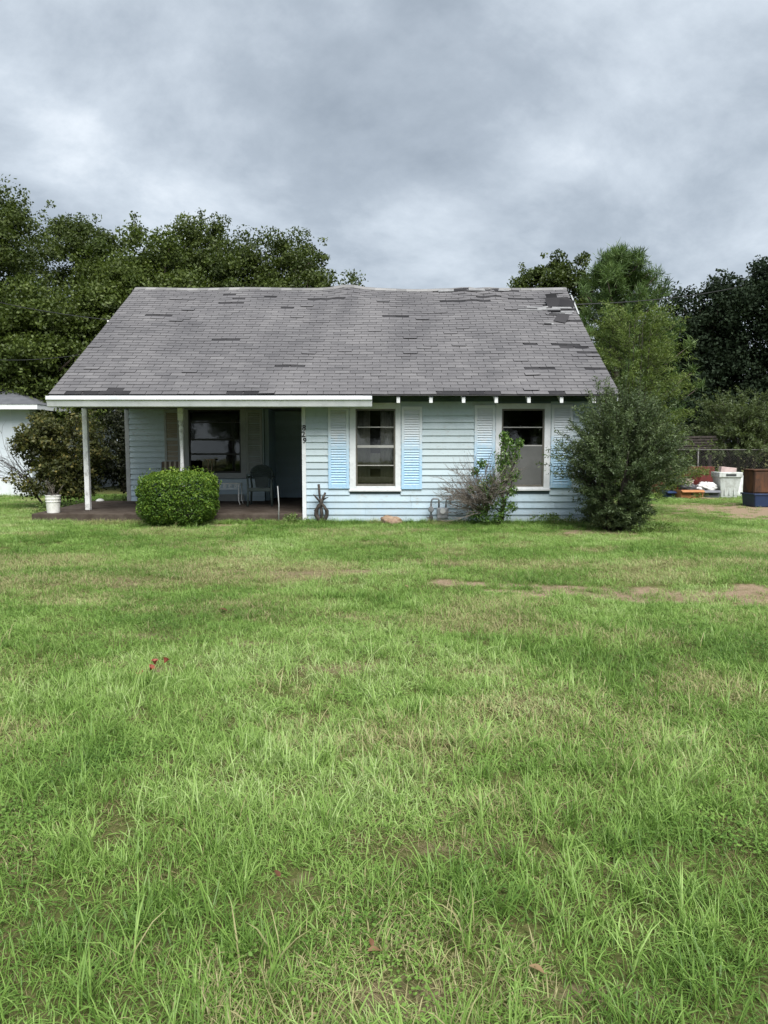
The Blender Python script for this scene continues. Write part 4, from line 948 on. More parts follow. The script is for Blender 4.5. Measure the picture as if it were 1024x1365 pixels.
# left wood behind the roof; x, y, ellipsoids (dx, dy, z, rx, ry, rz)
def oak(x, y, top, rad, low, label, mat, seed, n=70, per=300, L=.135, group=GL, crad=None, cvs=.2):
    mid = (top + low) / 2; hh = (top - low) / 2
    crad = crad or rad * .30; n = int(n * 1.7)
    q = random.Random(seed); e1, e2 = q.uniform(.25, .45), q.uniform(.3, .5)
    ells = [(0, 0, mid, rad, rad * .9, hh * .82), (rad * e1, 0, mid + hh * .40, rad * .68, rad * .6, hh * .46), (-rad * e2, .1, mid + hh * .28, rad * .66, rad * .6, hh * .48), (-rad * .35, .2, mid - hh * .35, rad * .85, rad * .8, hh * .5), (rad * .4, -.2, mid - hh * .3, rad * .8, rad * .8, hh * .5), (-rad * .08, 0, top - hh * .45, rad * .55, rad * .5, hh * .36)]
    return tree('oak_tree', label, x, y, mid + hh * .4, .12 + rad * .07, ells, n, crad, per, L, L * .62, mat, seed, group, cvspread=cvs)
oak(-15.2, 28.5, 12.1, 2.6, 3.0, 'tall broad oak with highest crown, standing behind the white neighbouring house', M['oakA'], 1, 90)
oak(-13.2, 33.5, 12.9, 2.5, 4.0, 'oak crown between the tallest oak and the sloping roof edge, set well back', M['oakA'], 2, 80)
oak(-9.3, 28.6, 10.6, 2.4, 2.5, 'rounded oak rising over the left rake of the grey roof', M['oakB'], 3, 85)
oak(-8.6, 35, 13.4, 2.5, 4.0, 'oak rising highest straight above the grey roof ridge', M['oakA'], 4, 80)
oak(-5.2, 33.5, 12.0, 2.5, 4.0, 'oak above the roof ridge next to the smaller oak by the ridge hump', M['oakA'], 5, 66)
oak(-3.2, 32.0, 9.9, 2.0, 3.5, 'smaller oak lowest over the ridge, beside the hump in the roof ridge', M['oakA'], 6, 55, 240)
oak(-12.4, 26.2, 7.9, 2.3, 1.2, 'low bright leafy oak filling the gap between the two houses', M['oakB'], 7, 85)
oak(-9.6, 26.9, 8.6, 1.9, 1.2, 'low bushy oak pressed against the left rake of the roof', M['oakB'], 8, 70)
oak(-16.6, 31.5, 9.5, 2.8, 2.0, 'dense oak right behind the white house roof', M['oakA'], 9, 80)
oak(-5.9, 28.0, 8.3, 1.4, 3.0, 'small light green oak peeping over the roof ridge', M['oakB'], 10, 36, 240)
oak(-11.3, 36.5, 11.8, 2.6, 3.0, 'shaded oak deep in the wood behind the house', M['oakA'], 11, 60)
oak(-20.5, 30.0, 12.0, 3.0, 2.5, 'broad oak beyond the far end of the white house', M['oakA'], 12, 70)
# right side
oak(10.9, 47, 14.0, 2.3, 8.5, 'distant round-topped tree far beyond the right end of the roof', M['oakA'], 20, 46, 230, .2, 'trees right of the house', .75)
oak(14.0, 31.5, 9.2, 2.6, 2.0, 'very dark oak with ragged outline behind the chain link fence', M['oakD'], 21, 90, 280, .15, 'trees right of the house', .75, .16)
oak(17.3, 30.5, 10.6, 2.9, 2.2, 'tallest very dark oak beyond the fence under the power cable', M['oakD'], 22, 100, 280, .15, 'trees right of the house', .8, .16)
oak(12.0, 34.0, 8.0, 2.2, 1.0, 'dark oak wedged between the pine and the ragged oak', M['oakD'], 23, 70, 260, .14, 'trees right of the house', .8, .16)
oak(22.5, 33.0, 10.5, 3.2, 2.0, 'dark spreading oak far along the fence', M['oakD'], 24, 70, 240, .18, 'trees right of the house', .9, .16)
# trees across the street behind the camera: they stand in the window panes
src = oak(-3.0, -24, 10.5, 3.4, 1.2, 'broad oak across the street facing the house', M['oakA'], 26, 60, 240, .2, 'trees across the street', 1.0)
for x, y, s_, lab in [(-10.5, -26, 1.1, 'tall oak across the street opposite the porch end'), (4.5, -23, .9, 'small oak across the street opposite the dark shrub'), (11.5, -27, 1.05, 'oak across the street opposite the fence'), (-18, -24, 1.0, 'oak across the street opposite the white house'), (19, -25, 1.0, 'oak across the street beyond the fence line'), (-6.5, -31, 1.25, 'big oak standing behind the front row across the street opposite the porch'), (1.0, -32, 1.2, 'big oak standing behind the front row across the street opposite the window'), (8.0, -31, 1.2, 'big oak standing behind the front row across the street opposite the gable'), (-14.5, -31, 1.2, 'big oak standing behind the front row across the street opposite the russet shrub'), (15.5, -32, 1.2, 'big oak standing behind the front row across the street opposite the bin')]:
    o = src.copy(); COL.objects.link(o); o.location = (x, y, 0); o.scale = (s_,) * 3; o.rotation_euler = (0, 0, x); o['label'] = lab
    for ch in src.children: k = ch.copy(); COL.objects.link(k); k.parent = o
# pine: whorled limbs, tufts of long needles that point out and up
def pine(x, y, h, label, seed):
    rng = np.random.default_rng(seed); t_ = thing('pine_tree', label, 'tree', (x, y, 0), 0, 'trees right of the house')
    m = MB(); m.tube([(0, 0, -.1), (.1, 0, h * .4), (-.05, 0, h * .75), (0, 0, h - .5)], [.22, .17, .1, .03], 9)
    tips = []
    for z in np.arange(1.6, h - .35, .36):
        u = (z - 1.4) / (h - 1.4); reach = 2.7 * (1 - u ** 1.6) ** .8 + .35
        for k in range(6):
            a = rng.uniform(0, 6.283); rr = reach * rng.uniform(.6, 1.1); d = Vector((math.cos(a), math.sin(a), 0))
            p0 = Vector((0, 0, z)); p1 = p0 + d * rr * .55 + Vector((0, 0, .05 * rr)); p2 = p0 + d * rr + Vector((0, 0, .42 * rr))
            m.tube([p0, p1, p2], [.045, .03, .012], 5)
            tips += [p2, p1.lerp(p2, .5) + Vector(rng.normal(size=3) * .12), p1 + Vector(rng.normal(size=3) * .15), p0.lerp(p1, .5)]
    for dx, hh in ((.55, h - .55), (-.5, h - .3), (1.15, h - 1.3), (-.95, h - 1.1)):
        m.tube([(0, 0, h - 2.4), (dx * .6, 0, h - 1.6), (dx, 0, hh)], [.06, .045, .015], 5)
        for q in np.linspace(0, 1, 7): tips.append(Vector((dx * (.6 + .4 * q) + rng.normal() * .1, rng.normal() * .15, h - 1.6 + (hh - h + 1.6) * q)))
    m.build('trunk', M['bark'], t_, smooth=True)
    Cc = np.array([tuple(q) for q in tips]); per = 100; k = np.repeat(np.arange(len(Cc)), per)
    d = norm(rng.normal(size=(len(k), 3)) + np.array([0, 0, .95])); ln = rng.uniform(.22, .40, len(k))
    P = Cc[k] + rng.normal(size=(len(k), 3)) * .085 + d * ln[:, None] * .5
    V_ = leaf_quads(P, d, rng.normal(size=(len(k), 3)), ln, .028 * rng.uniform(.7, 1.2, len(k)))
    tone = rng.normal(.5, .14, len(Cc)); cv = np.clip(tone[k] + rng.normal(0, .15, len(k)), 0, 1)
    link_obj('crown', np_mesh('crown', V_, 4, M['pine'], cv), t_)
pine(9.5, 30.0, 9.7, 'bushy green pine with upright leaders beside the gable', 30)
# sprays: drooping or rising shoots with fine leaves along them
def sprays(name, label, cat, x, y, shoots, mat, seed, L, W, per, stem=None, group=None, side=.8, bushy=0.0, barkm='darktwig'):
    """shoots: list of (start, dir, length, bend) in local space"""
    rng = np.random.default_rng(seed); t_ = thing(name, label, cat, (x, y, 0), 0, group); m = MB(); PP, TT, NN, KK = [], [], [], []
    for i, (p, d, ln, bend, r0) in enumerate(shoots):
        p = Vector(p); d = Vector(d).normalized(); pts = [p.copy()]; n = 7
        for j in range(n):
            d = (d + Vector(bend) / n + Vector(rng.normal(size=3) * .09)).normalized(); p = p + d * ln / n; pts.append(p.copy())
        m.tube(pts, [r0 * (1 - .85 * q / n) for q in range(n + 1)], 4, False)
        A = np.array([tuple(q) for q in pts]); u = rng.uniform(.12, 1, per) * n; j = np.minimum(u.astype(int), n - 1); fr_ = (u - j)[:, None]
        P = A[j] * (1 - fr_) + A[j + 1] * fr_; ax = norm(A[j + 1] - A[j]); sd = norm(rng.normal(size=(per, 3)))
        T = norm(ax * .6 + sd * side); ls = L * rng.uniform(.55, 1.25, per)
        PP.append(P + T * ls[:, None] * .5 + rng.normal(size=(per, 3)) * bushy); TT.append(T); NN.append(rng.normal(size=(per, 3)) + np.array([0, 0, .8])); KK.append(np.full(per, rng.normal(.5, .15)))
    P, T, Nn, K = (np.concatenate(q) for q in (PP, TT, NN, KK)); n = len(P)
    V_ = leaf_quads(P, T, Nn, L * rng.uniform(.6, 1.2, n), W * rng.uniform(.7, 1.3, n)); V_[:, 2] = np.maximum(V_[:, 2], .02)
    link_obj('foliage', np_mesh('foliage', V_, 4, mat, np.clip(K + rng.normal(0, .17, n), 0, 1)), t_)
    if stem: stem(m, rng)
    m.build('stems', M[barkm], t_, smooth=True)
    return t_
# the big juniper-like shrub before the right corner
rng = np.random.default_rng(40); sh = []
for k in range(620):
    a = rng.uniform(0, 6.283); el = rng.uniform(.05, 1.35); d = np.array([math.cos(a) * math.cos(el), math.sin(a) * math.cos(el), math.sin(el)])
    f_ = rng.uniform(.25, .80); c0 = np.array([.12, 0, .70 + .35 * rng.uniform()])
    rad = np.array([1.10, 1.0, 1.74]) * (1 - .25 * max(0, -d[2] + .1))
    p = c0 + d * rad * f_; ln = rng.uniform(.4, .95)
    sh.append((p, d + np.array([0, 0, .35]), ln, (0, 0, -.5 * rng.uniform(0, 1)), .007))
for k in range(260):
    a = rng.uniform(0, 6.283); zz = rng.uniform(.05, .8); q = rng.uniform(.05, .22 + .5 * zz); p = np.array([.05 + math.cos(a) * q, math.sin(a) * q, zz]); sh.append((p, np.array([math.cos(a), math.sin(a), .35]), rng.uniform(.3, .5), (0, 0, -.2), .006))
def jstem(m, rng):
    for k in range(13):
        a = rng.uniform(0, 6.283); p = Vector((math.cos(a) * .12, math.sin(a) * .12, -.05)); q = Vector((math.cos(a) * .65, math.sin(a) * .55, rng.uniform(.9, 1.7)))
        m.tube([p, p.lerp(q, .4) + Vector((0, 0, .18)), p.lerp(q, .75), q], [.045, .035, .022, .008], 6)
sprays('evergreen_shrub', 'large feathery dark green shrub hiding the right corner of the house', 'shrub', 4.52, 14.15, sh, M['juniper'], 41, .070, .019, 78, jstem, bushy=.022)
# willowy light green sapling behind it, by the gable
rng = np.random.default_rng(42); sh = []
for k in range(600):
    z = rng.uniform(.3, 5.0); u = z / 5.3; a = rng.uniform(0, 6.283); rr = (1.85 * (1 - u) ** .6 + .2) * rng.uniform(.1, .75); d = np.array([math.cos(a), math.sin(a), 1.0])
    sh.append((np.array([math.cos(a) * rr, math.sin(a) * rr, z * .96]), d, rng.uniform(.4, .85), (0, 0, -.8), .006))
def wstem(m, rng):
    for k in range(7):
        a = rng.uniform(0, 6.283); m.tube([(math.cos(a) * .1, math.sin(a) * .1, -.05), (math.cos(a) * .35, math.sin(a) * .35, 1.8), (math.cos(a) * .55, math.sin(a) * .55, 3.6), (math.cos(a) * .6, math.sin(a) * .6, 4.6)], [.035, .022, .010, .004], 6)
sprays('willowy_sapling', 'tall light green willowy sapling growing beside the right gable', 'tree', 6.25, 18.3, sh, M['willow'], 43, .085, .019, 72, wstem, bushy=.03)
rng = np.random.default_rng(44); sh = []
for k in range(130):
    a = rng.uniform(0, 6.283); el = rng.uniform(0, 1.3); d = np.array([math.cos(a) * math.cos(el), math.sin(a) * math.cos(el), math.sin(el)]); sh.append((np.array([0, 0, 1.75]) + d * np.array([.6, .55, .8]) * rng.uniform(.3, .8), d + np.array([0, 0, .4]), rng.uniform(.25, .5), (0, 0, -.3), .006))
def lstem(m, rng):
    for k in range(4): m.tube([(0, 0, -.05), (.1 * k - .15, 0, .9), (.2 * k - .3, 0, 1.9)], [.03, .025, .01], 5)
sprays('yellow_green_shrub', 'bright yellow-green broad-leaved shrub between the dark shrub and the fence', 'shrub', 6.95, 19.4, sh, M['lime'], 45, .12, .065, 26, lstem, bushy=.03)
# feathery bush over the fence
for i, (x, y, lab, sc_) in enumerate([(12.9, 26.2, 'wide feathery olive bush leaning over the chain link fence by the bin', 1.28), (15.6, 26.4, 'feathery olive bush behind the fence further along from the bin', 1.35), (10.4, 26.6, 'low feathery bush behind the fence next to the lumber rack', .8)]):
    rng = np.random.default_rng(46 + i); sh = []
    for k in range(330):
        a = rng.uniform(0, 6.283); el = rng.uniform(-.15, 1.35); d = np.array([math.cos(a) * math.cos(el), math.sin(a) * math.cos(el), math.sin(el)])
        sh.append(((np.array([0, 0, 1.25]) + d * np.array([1.55, 1.1, 1.45]) * rng.uniform(.2, .85)) * sc_, d + np.array([0, 0, .6]), rng.uniform(.45, .95) * sc_, (0, 0, -1.3), .009))
    def fstem(m, rng, s_=sc_):
        for k in range(8):
            a = rng.uniform(0, 6.283); m.tube([(0, 0, -.05), (math.cos(a) * .5 * s_, math.sin(a) * .5 * s_, 1.0 * s_), (math.cos(a) * .8 * s_, math.sin(a) * .7 * s_, 1.5 * s_)], [.035, .022, .008], 5)
    sprays('feathery_bush', lab, 'bush', x, y, sh, M['feather'], 50 + i, .14, .032, 60, fstem, 'bushes behind the fence', bushy=.03)
# dark undergrowth that fills the wood edge behind the fence
tree('dark_thicket', 'dark leafy thicket under the oaks behind the fence', 14.5, 28.6, 1.6, .08, [(0, 0, 1.9, 6.5, .8, 2.2), (-3.5, .3, 1.8, 3.0, .7, 2.3), (-1, .5, 2.4, 2.5, .6, 1.4)], 260, .55, 130, .12, .075, M['oakD'], 60, None, 'thicket', cvspread=.15)
tree('green_thicket', 'low green thicket along the wood edge right of the house', 8.2, 26.5, 1.2, .06, [(0, 0, 1.1, 2.6, .8, 1.5)], 60, .5, 150, .11, .07, M['oakA'], 61, None, 'thicket')
# russet shrub by the porch end
rng = np.random.default_rng(62); ells = [(0, 0, 1.35, 1.05, .9, 1.15), (-.45, .1, 1.75, .8, .7, .75), (.5, .2, 1.5, .7, .7, 1.0), (0, 0, .8, .9, .8, .7)]
c = tree('russet_shrub', 'russet and olive leafed shrub at the open end of the porch', -8.75, 19.4, 1.3, .05, ells, 100, .34, 140, .10, .06, M['brownshrub'], 63, None, 'shrub', .3, .9, 26, .22, 'darktwig')
m = MB(); twigs(m, (-.55, -.2, .55), 22, 1.6, .35, .010, 64, .8, 3, (-.75, -.1)); m.tube([(-.3, -.1, -.05), (-.5, -.2, .3), (-.56, -.2, .6)], [.04, .03, .02], 6); m.build('bare_branches', M['darktwig'], c)
tree('shaded_shrub', 'dark shaded shrub seen through the open porch end', -7.35, 21.2, 1.4, .05, [(0, 0, 1.4, .75, .8, 1.45), (-.6, 0, 1.6, .6, .7, 1.2)], 65, .36, 130, .10, .06, M['shadeshrub'], 65, None, 'shrub', .3, .9, 16, .22, 'darktwig')
# clipped boxwood before the porch
rng = np.random.default_rng(70); n = 26000
c = thing('boxwood_hedge', 'clipped bright green boxwood bush in front of the porch slab', 'hedge', (-4.27, 14.95, 0))
d = norm(rng.normal(size=(n, 3))); q = np.array([.77, .62, .55]); pw = 4.2
rr = (np.abs(d) ** pw).sum(1) ** (-1 / pw)
lum = fbm(d[:, 0] * 3 + 9, d[:, 2] * 3 + d[:, 1] * 2 + 5, 7); lum = lum * .55 + fbm(d[:, 0] * 9 + 3, d[:, 2] * 9 + d[:, 1] * 5, 17, 2) * .45; dep = rng.uniform(0, 1, n) ** 1.8 * .26
P = d * rr[:, None] * q * (1 - dep + (lum - .5) * .30)[:, None]; P[:, 2] = (P[:, 2] + .57) * 1.0 + (P[:, 0] * .03); P[:, :2] *= (1 - .14 * np.clip(.35 - P[:, 2:3], 0, 1) / .35)
P[:, 2] += (rng.uniform(size=n) < .07) * (d[:, 2] > .3) * rng.uniform(0, .12, n); P[:, 2] = np.maximum(P[:, 2], .04)
Nn = norm(d + rng.normal(size=(n, 3)) * .7 + np.array([0, 0, .4])); V_ = leaf_quads(P, rng.normal(size=(n, 3)) + np.array([0, 0, .7]), Nn, .046 * rng.uniform(.7, 1.35, n), .027 * rng.uniform(.7, 1.3, n))
newg = np.clip(d[:, 2], 0, 1) * .28 * (dep < .1)      # young shoots, yellower, at the clipped top
link_obj('foliage', np_mesh('foliage', V_, 4, M['box'], np.clip(rng.normal(.44, .2, n) + (lum - .5) * .5 + newg, 0, 1)), c)
m = MB(); limbs(m, (0, 0, -.05), (0, 0, .6), [tuple(P[i]) for i in range(40)], .05, rng, 34); SP = []
for i in range(60):                                  # stray shoots above the clipped face
    p = Vector(P[rng.choice(np.nonzero(d[:, 2] > -.1)[0])]); q_ = p + Vector((rng.normal() * .05, rng.normal() * .05, rng.uniform(.05, .16))); m.tube([p, q_], [.004, .002], 3, False); SP += [tuple(p.lerp(q_, u)) for u in np.linspace(.2, 1, 7)]
m.build('stems', M['darktwig'], c, smooth=True)
SP = np.array(SP); k = len(SP) * 2; SP = np.repeat(SP, 2, 0) + rng.normal(size=(k, 3)) * .01
link_obj('shoots', np_mesh('shoots', leaf_quads(SP, rng.normal(size=(k, 3)) + np.array([0, 0, .8]), rng.normal(size=(k, 3)), np.full(k, .04), np.full(k, .021)), 4, M['box'], np.clip(rng.normal(.72, .15, k), 0, 1)), c)
# half-dead shrub under the right window
c = thing('half_dead_shrub', 'half dead shrub with grey bare twigs and glossy green leaves below the window', 'shrub', (2.32, 15.05, 0))
m = MB(); twigs(m, (-.15, 0, .25), 44, 1.15, .5, .012, 72, .55, 4, (-.55, -.1)); twigs(m, (-.35, 0, .45), 44, .8, .8, .010, 73, .5, 4, (-.25, -.25)); twigs(m, (-.1, -.1, .5), 30, .95, .5, .010, 74, .9, 4, (-.2, -.2)); m.build('dead_twigs', M['twig'], c)
m = MB(); rng = np.random.default_rng(75)
for px, pz in ((.38, 1.15), (.22, 1.85), (.42, 1.72), (.1, 1.55), (-.15, .6), (.25, .55), (-.05, 1.2)): m.tube([(.1 + rng.normal() * .04, 0, -.05), (.18 + rng.normal() * .05, .0, .4 * pz), (px * .8 + .05, rng.normal() * .08, .75 * pz), (px, rng.normal() * .1, pz)], [.028, .022, .014, .006], 6)
m.build('stems', M['darktwig'], c, smooth=True)
Cc = np.array([(.36, -.05, 1.62), (.2, 0, 1.72), (.12, -.05, 1.45), (.3, 0, 1.3), (.42, 0, 1.05), (.25, -.05, 1.0), (.4, 0, 1.42), (.1, -.05, 1.2), (.5, 0, 1.72), (.18, 0, 1.88), (.34, -.1, .72), (.12, -.1, .52), (.2, -.1, .30), (-.1, -.1, .42), (-.28, -.1, .30), (-.45, -.05, .22), (.05, -.15, .18), (-.2, -.2, .15), (.35, -.1, .40), (-.28, -.05, 1.28), (-.42, -.05, 1.12), (-.3, -.15, .85), (-.1, -.2, .95), (-.15, -.2, .68), (-.5, -.1, .75), (.05, -.15, .78)])
Rr = np.array([.17, .16, .18, .17, .15, .16, .16, .16, .1, .12, .13, .18, .18, .15, .16, .15,   .14, .14, .12, .12, .1, .13, .14, .15, .1, .14]); V_, k = clump_leaves(rng, Cc, Rr, 120, .07, .034, .5, 1.0); V_[:, 2] = np.maximum(V_[:, 2], .03)
link_obj('foliage', np_mesh('foliage', V_, 4, M['privet'], np.clip(rng.normal(.45, .2, len(k)) + (k < 10) * .12, 0, 1)), c)
# low weeds at wall feet and shrub feet
for i, (x, y, w_, lab) in enumerate([(-1.95, 15.42, .2, 'low weeds sprouting at the porch step corner'), (-7.0, 18.95, .3, 'pale weeds growing behind the porch slab'), (-7.85, 16.9, .35, 'low weeds growing at the open end of the porch slab'), (5.2, 13.6, .45, 'pale low weeds at the foot of the large dark shrub'), (3.75, 15.3, .4, 'straggling green weeds at the wall foot beside the large dark shrub'), (-8.6, 18.7, .5, 'low weeds round the foot of the russet shrub')]):
    rng = np.random.default_rng(80 + i); c = thing('weed_patch', lab, 'weeds', (x, y, 0), 0, 'weeds')
    Cc = np.stack([rng.normal(0, w_ * .6, 14), rng.normal(0, .1, 14), rng.uniform(.05, .17, 14) + (SLAB(15.5) if i == 1 else 0)], 1); V_, k = clump_leaves(rng, Cc, np.full(14, .09), 26, .055, .024, .4, .9); V_[:, 2] = np.maximum(V_[:, 2], .01)
    link_obj('leaves', np_mesh('leaves', V_, 4, M['weed'], rng.uniform(0, 1, len(k))), c)
    m = MB()
    for q in Cc: m.tube([(q[0], q[1], -.03), (q[0] + .01, q[1], q[2])], .004, 4)
    m.build('stems', M['stalk'], c)

# ------------------------------------------------------------------ neighbour's white house
c = thing('neighbour_house', 'white panelled house with dark hip roof beyond the russet shrub', 'house', (0, 0, 0))
x0, x1, y0, y1 = -24.0, -11.62, 23.8, 31.5
m = MB(); m.box(x0, x1, y0, y1, .66, 2.98); m.build('wall', M['nwall'], c)
sk = link_obj('skirting', None, c); xx = x1
while xx > x0: m = MB(); m.box(max(x0, xx - .59), xx, y0 - .03, y0 + .02, -.05, .64); m.build('panel', M['nskirt'], sk, bevel=.006); xx -= .605
m = MB(); m.box(x0, x1 + .012, y0 - .032, y1, .641, .665); m.box(x0, x1, y0 + .021, y1, -.05, .64); m.build('base_rail', M['seam'], c)
xx = x1 - .62
while xx > -17: m = MB(); m.box(xx - .006, xx + .006, y0 - .006, y0, .67, 2.95); m.build('panel_seam', M['nskirt'], c); xx -= 1.21
m = MB(); m.box(x0 - .4, x1 + .5, y0 - .5, y0 - .46, 2.86, 3.02); m.box(x1 + .46, x1 + .5, y0 - .46, y1 + .5, 2.86, 3.02); m.build('fascia', M['nfascia'], c)
m = MB(); m.box(x0 - .4, x1 + .458, y0 - .458, y1 + .5, 2.94, 2.98); m.build('soffit', M['nfascia'], c)
m = MB(); a0 = [(x0 - .42, y0 - .52, 3.022), (x1 + .52, y0 - .52, 3.022), (x1 + .52, y1 + .52, 3.022), (x0 - .42, y1 + .52, 3.022), (x0 + 4, 27.6, 4.6), (x1 - 4, 27.6, 4.6)]
m.v = a0; m.f = [(0, 1, 5, 4), (1, 2, 5), (2, 3, 4, 5), (3, 0, 4), (0, 3, 2, 1)]; m.build('roof', M['nroof'], c)

# ------------------------------------------------------------------ fence and junk on the right
FE = 24.6
c = thing('chain_link_fence', 'rusty grey chain link fence with top rail along the wood edge', 'fence', (0, 0, 0))
for x in (5.4, 8.05, 10.7, 13.35, 16.0, 18.65):
    m = MB(); m.tube([(x, FE, -.1), (x, FE, 1.6)], .03, 8); m.build('post', M['galv'], c, smooth=True)
m = MB(); m.tube([(5.4, FE, 1.55), (18.65, FE, 1.57)], .018, 8); m.build('top_rail', M['galv'], c, smooth=True)
m = MB(); h_ = 1.48; st = .085
x = 5.4 - h_
while x < 18.65:
    for sg in (1, -1):
        a, b = (x, .05), (x + h_, 1.53)
        if sg < 0: a, b = (x + h_, .05), (x, 1.53)
        def clip(p, q):
            pts = [p, q]
            for lim, s_ in ((5.4, 1), (18.65, -1)):
                for i in (0, 1):
                    P0, P1 = pts[i], pts[1 - i]
                    if (P0[0] - lim) * s_ < 0:
                        if (P1[0] - lim) * s_ <= 0: return None
                        t_ = (lim - P0[0]) / (P1[0] - P0[0]); pts[i] = (lim, P0[1] + (P1[1] - P0[1]) * t_)
            return pts
        pq = clip(a, b)
        if pq: m.tube([(pq[0][0], FE - .004 * sg, pq[0][1]), (pq[1][0], FE - .004 * sg, pq[1][1])], .0026, 3, False)
    x += st
m.build('wire_mesh', M['galv'], c)
# wheeled bin
c = thing('rubbish_bin', 'grey-white plastic rubbish bin stuffed with cardboard by the fence', 'bin', (11.22, 23.6, 0), R(-4))
m = MB(); a, b = .26, .34; m.quadbox([(-a, -a, 0), (a, -a, 0), (a, a, 0), (-a, a, 0), (-b, -b, .70), (b, -b, .70), (b, b, .70), (-b, b, .70)]); m.build('body', M['bin'], c, bevel=.03)
m = MB(); m.box(-.37, .37, -.37, .37, .67, .84); m.build('rim', M['bin'], c, bevel=.02)
m = MB(); m.box(-.16, .16, -.378, -.371, .715, .785); m.build('handle_slot', M['slotdark'], c, bevel=.003)
for xx in (-.15, 0, .15): m = MB(); m.box(xx - .015, xx + .015, -.325, -.285, .08, .62); m.build('rib', M['bin'], c, rot=(R(-4.5), 0, 0), bevel=.008)
m = MB(); m.quadbox([(-.24, -.1, .80), (.26, -.1, .80), (.26, .1, .80), (-.24, .1, .80), (-.22, -.1, 1.02), (.28, -.1, .97), (.28, .1, .97), (-.22, .1, 1.02)])
tag(m.build('cardboard_scrap', M['bag_pink'], None, loc=(11.22, 23.6, 0), bevel=.01), 'pale cardboard scrap sticking out of the rubbish bin', 'cardboard')
m = MB(); m.box(-.38, .38, -.02, .02, 0, .72); tag(m.build('bin_lid', M['bin'], None, bevel=.015, loc=(11.78, 23.95, 0), rot=(R(-14), 0, R(12))), 'grey-white bin lid leaning upright behind the rubbish bin', 'lid')
for i_, (x_, y_, l_, rz_) in enumerate([(9.55, 23.05, .7, .3), (10.35, 23.0, .5, -.4), (11.6, 23.1, .6, .8)]):
    m = MB(); m.box(-l_ / 2, l_ / 2, -.04, .04, .005, .035); tag(m.build('scrap_board', M['darkwood'] if i_ != 1 else M['wood'], None, bevel=.004, loc=(x_, y_, 0), rot=(0, R(2), rz_)), ('dark scrap board lying before the orange box', 'pale scrap board lying before the grey box', 'dark scrap board lying beside the bin')[i_], 'board')
# boxes and bags
def carton(name, label, cat, x, y, w, d_, h, mat, rz, slot):
    c = thing(name, label, cat, (x, y, 0), rz); m = MB()
    m.box(-w, w, -d_, -d_ + .02, 0, h); m.box(-w, w, d_ - .02, d_, 0, h); m.box(-w, -w + .02, -d_ + .02, d_ - .02, 0, h); m.box(w - .02, w, -d_ + .02, d_ - .02, 0, h); m.box(-w + .02, w - .02, -d_ + .02, d_ - .02, 0, .02)
    m.build('walls', mat, c, bevel=.006)
    m = MB(); m.box(-w * slot, w * slot, -d_ - .004, -d_ - .001, h * .45, h * .62); m.build('hand_hole', M['slotdark'], c)
    m = MB(); m.quadbox([(-w, -d_ - .12, h - .06), (w, -d_ - .12, h - .06), (w, -d_ + .01, h), (-w, -d_ + .01, h), (-w, -d_ - .12, h - .05), (w, -d_ - .12, h - .05), (w, -d_ + .01, h + .01), (-w, -d_ + .01, h + .01)]); m.build('flap', mat, c)
    return c
carton('orange_box', 'orange cardboard box heaped with rags by the fence', 'box', 9.88, 23.35, .37, .27, .27, M['cardboard'], R(3), .14)
carton('grey_box', 'dark grey box between the orange box and the bin', 'box', 10.56, 23.45, .28, .25, .25, M['greybox'], R(-3), .2)
carton('small_blue_box', 'small dark blue box at the end of the junk row', 'box', 9.30, 23.6, .16, .2, .22, M['blue_tote'], R(8), .2)
def heap(name, label, cat, x, y, z, rx, ry, rz_, mat, seed):
    o = lump(rx, ry, rz_, seed, 16); r = random.Random(seed)
    o.v = [(a + r.gauss(0, rx * .05), b + r.gauss(0, ry * .05), c_ + r.gauss(0, rz_ * .08)) for a, b, c_ in o.v]
    return tag(o.build(name, mat, None, True, loc=(x, y, z)), label, cat)
heap('white_bag', 'crumpled white plastic bag on the dark grey box', 'bag', 10.52, 23.45, .36, .30, .24, .17, M['bag_white'], 11)
heap('pale_rag', 'pale pinkish rag heap on top of the orange box', 'rag', 9.78, 23.4, .52, .26, .22, .13, M['bag_pink'], 12)
heap('black_bag', 'black plastic bag stuffed in the orange box under the rags', 'bag', 9.86, 23.38, .32, .33, .22, .17, M['bag_black'], 13)
heap('white_scrap', 'small white crumpled paper between orange box and grey box', 'paper', 10.18, 23.3, .30, .11, .1, .06, M['bag_white'], 14)
m = MB(); m.quadbox([(-.34, -.05, 0), (.3, .0, 0), (.3, .09, 0), (-.34, .06, 0), (-.30, -.05, .03), (.3, 0, .09), (.3, .09, .09), (-.30, .06, .03)]); tag(m.build('white_strip', M['bag_white'], None, loc=(11.95, 23.2, 0), bevel=.008), 'white plastic strip lying in the grass beside the bin', 'plastic strip')
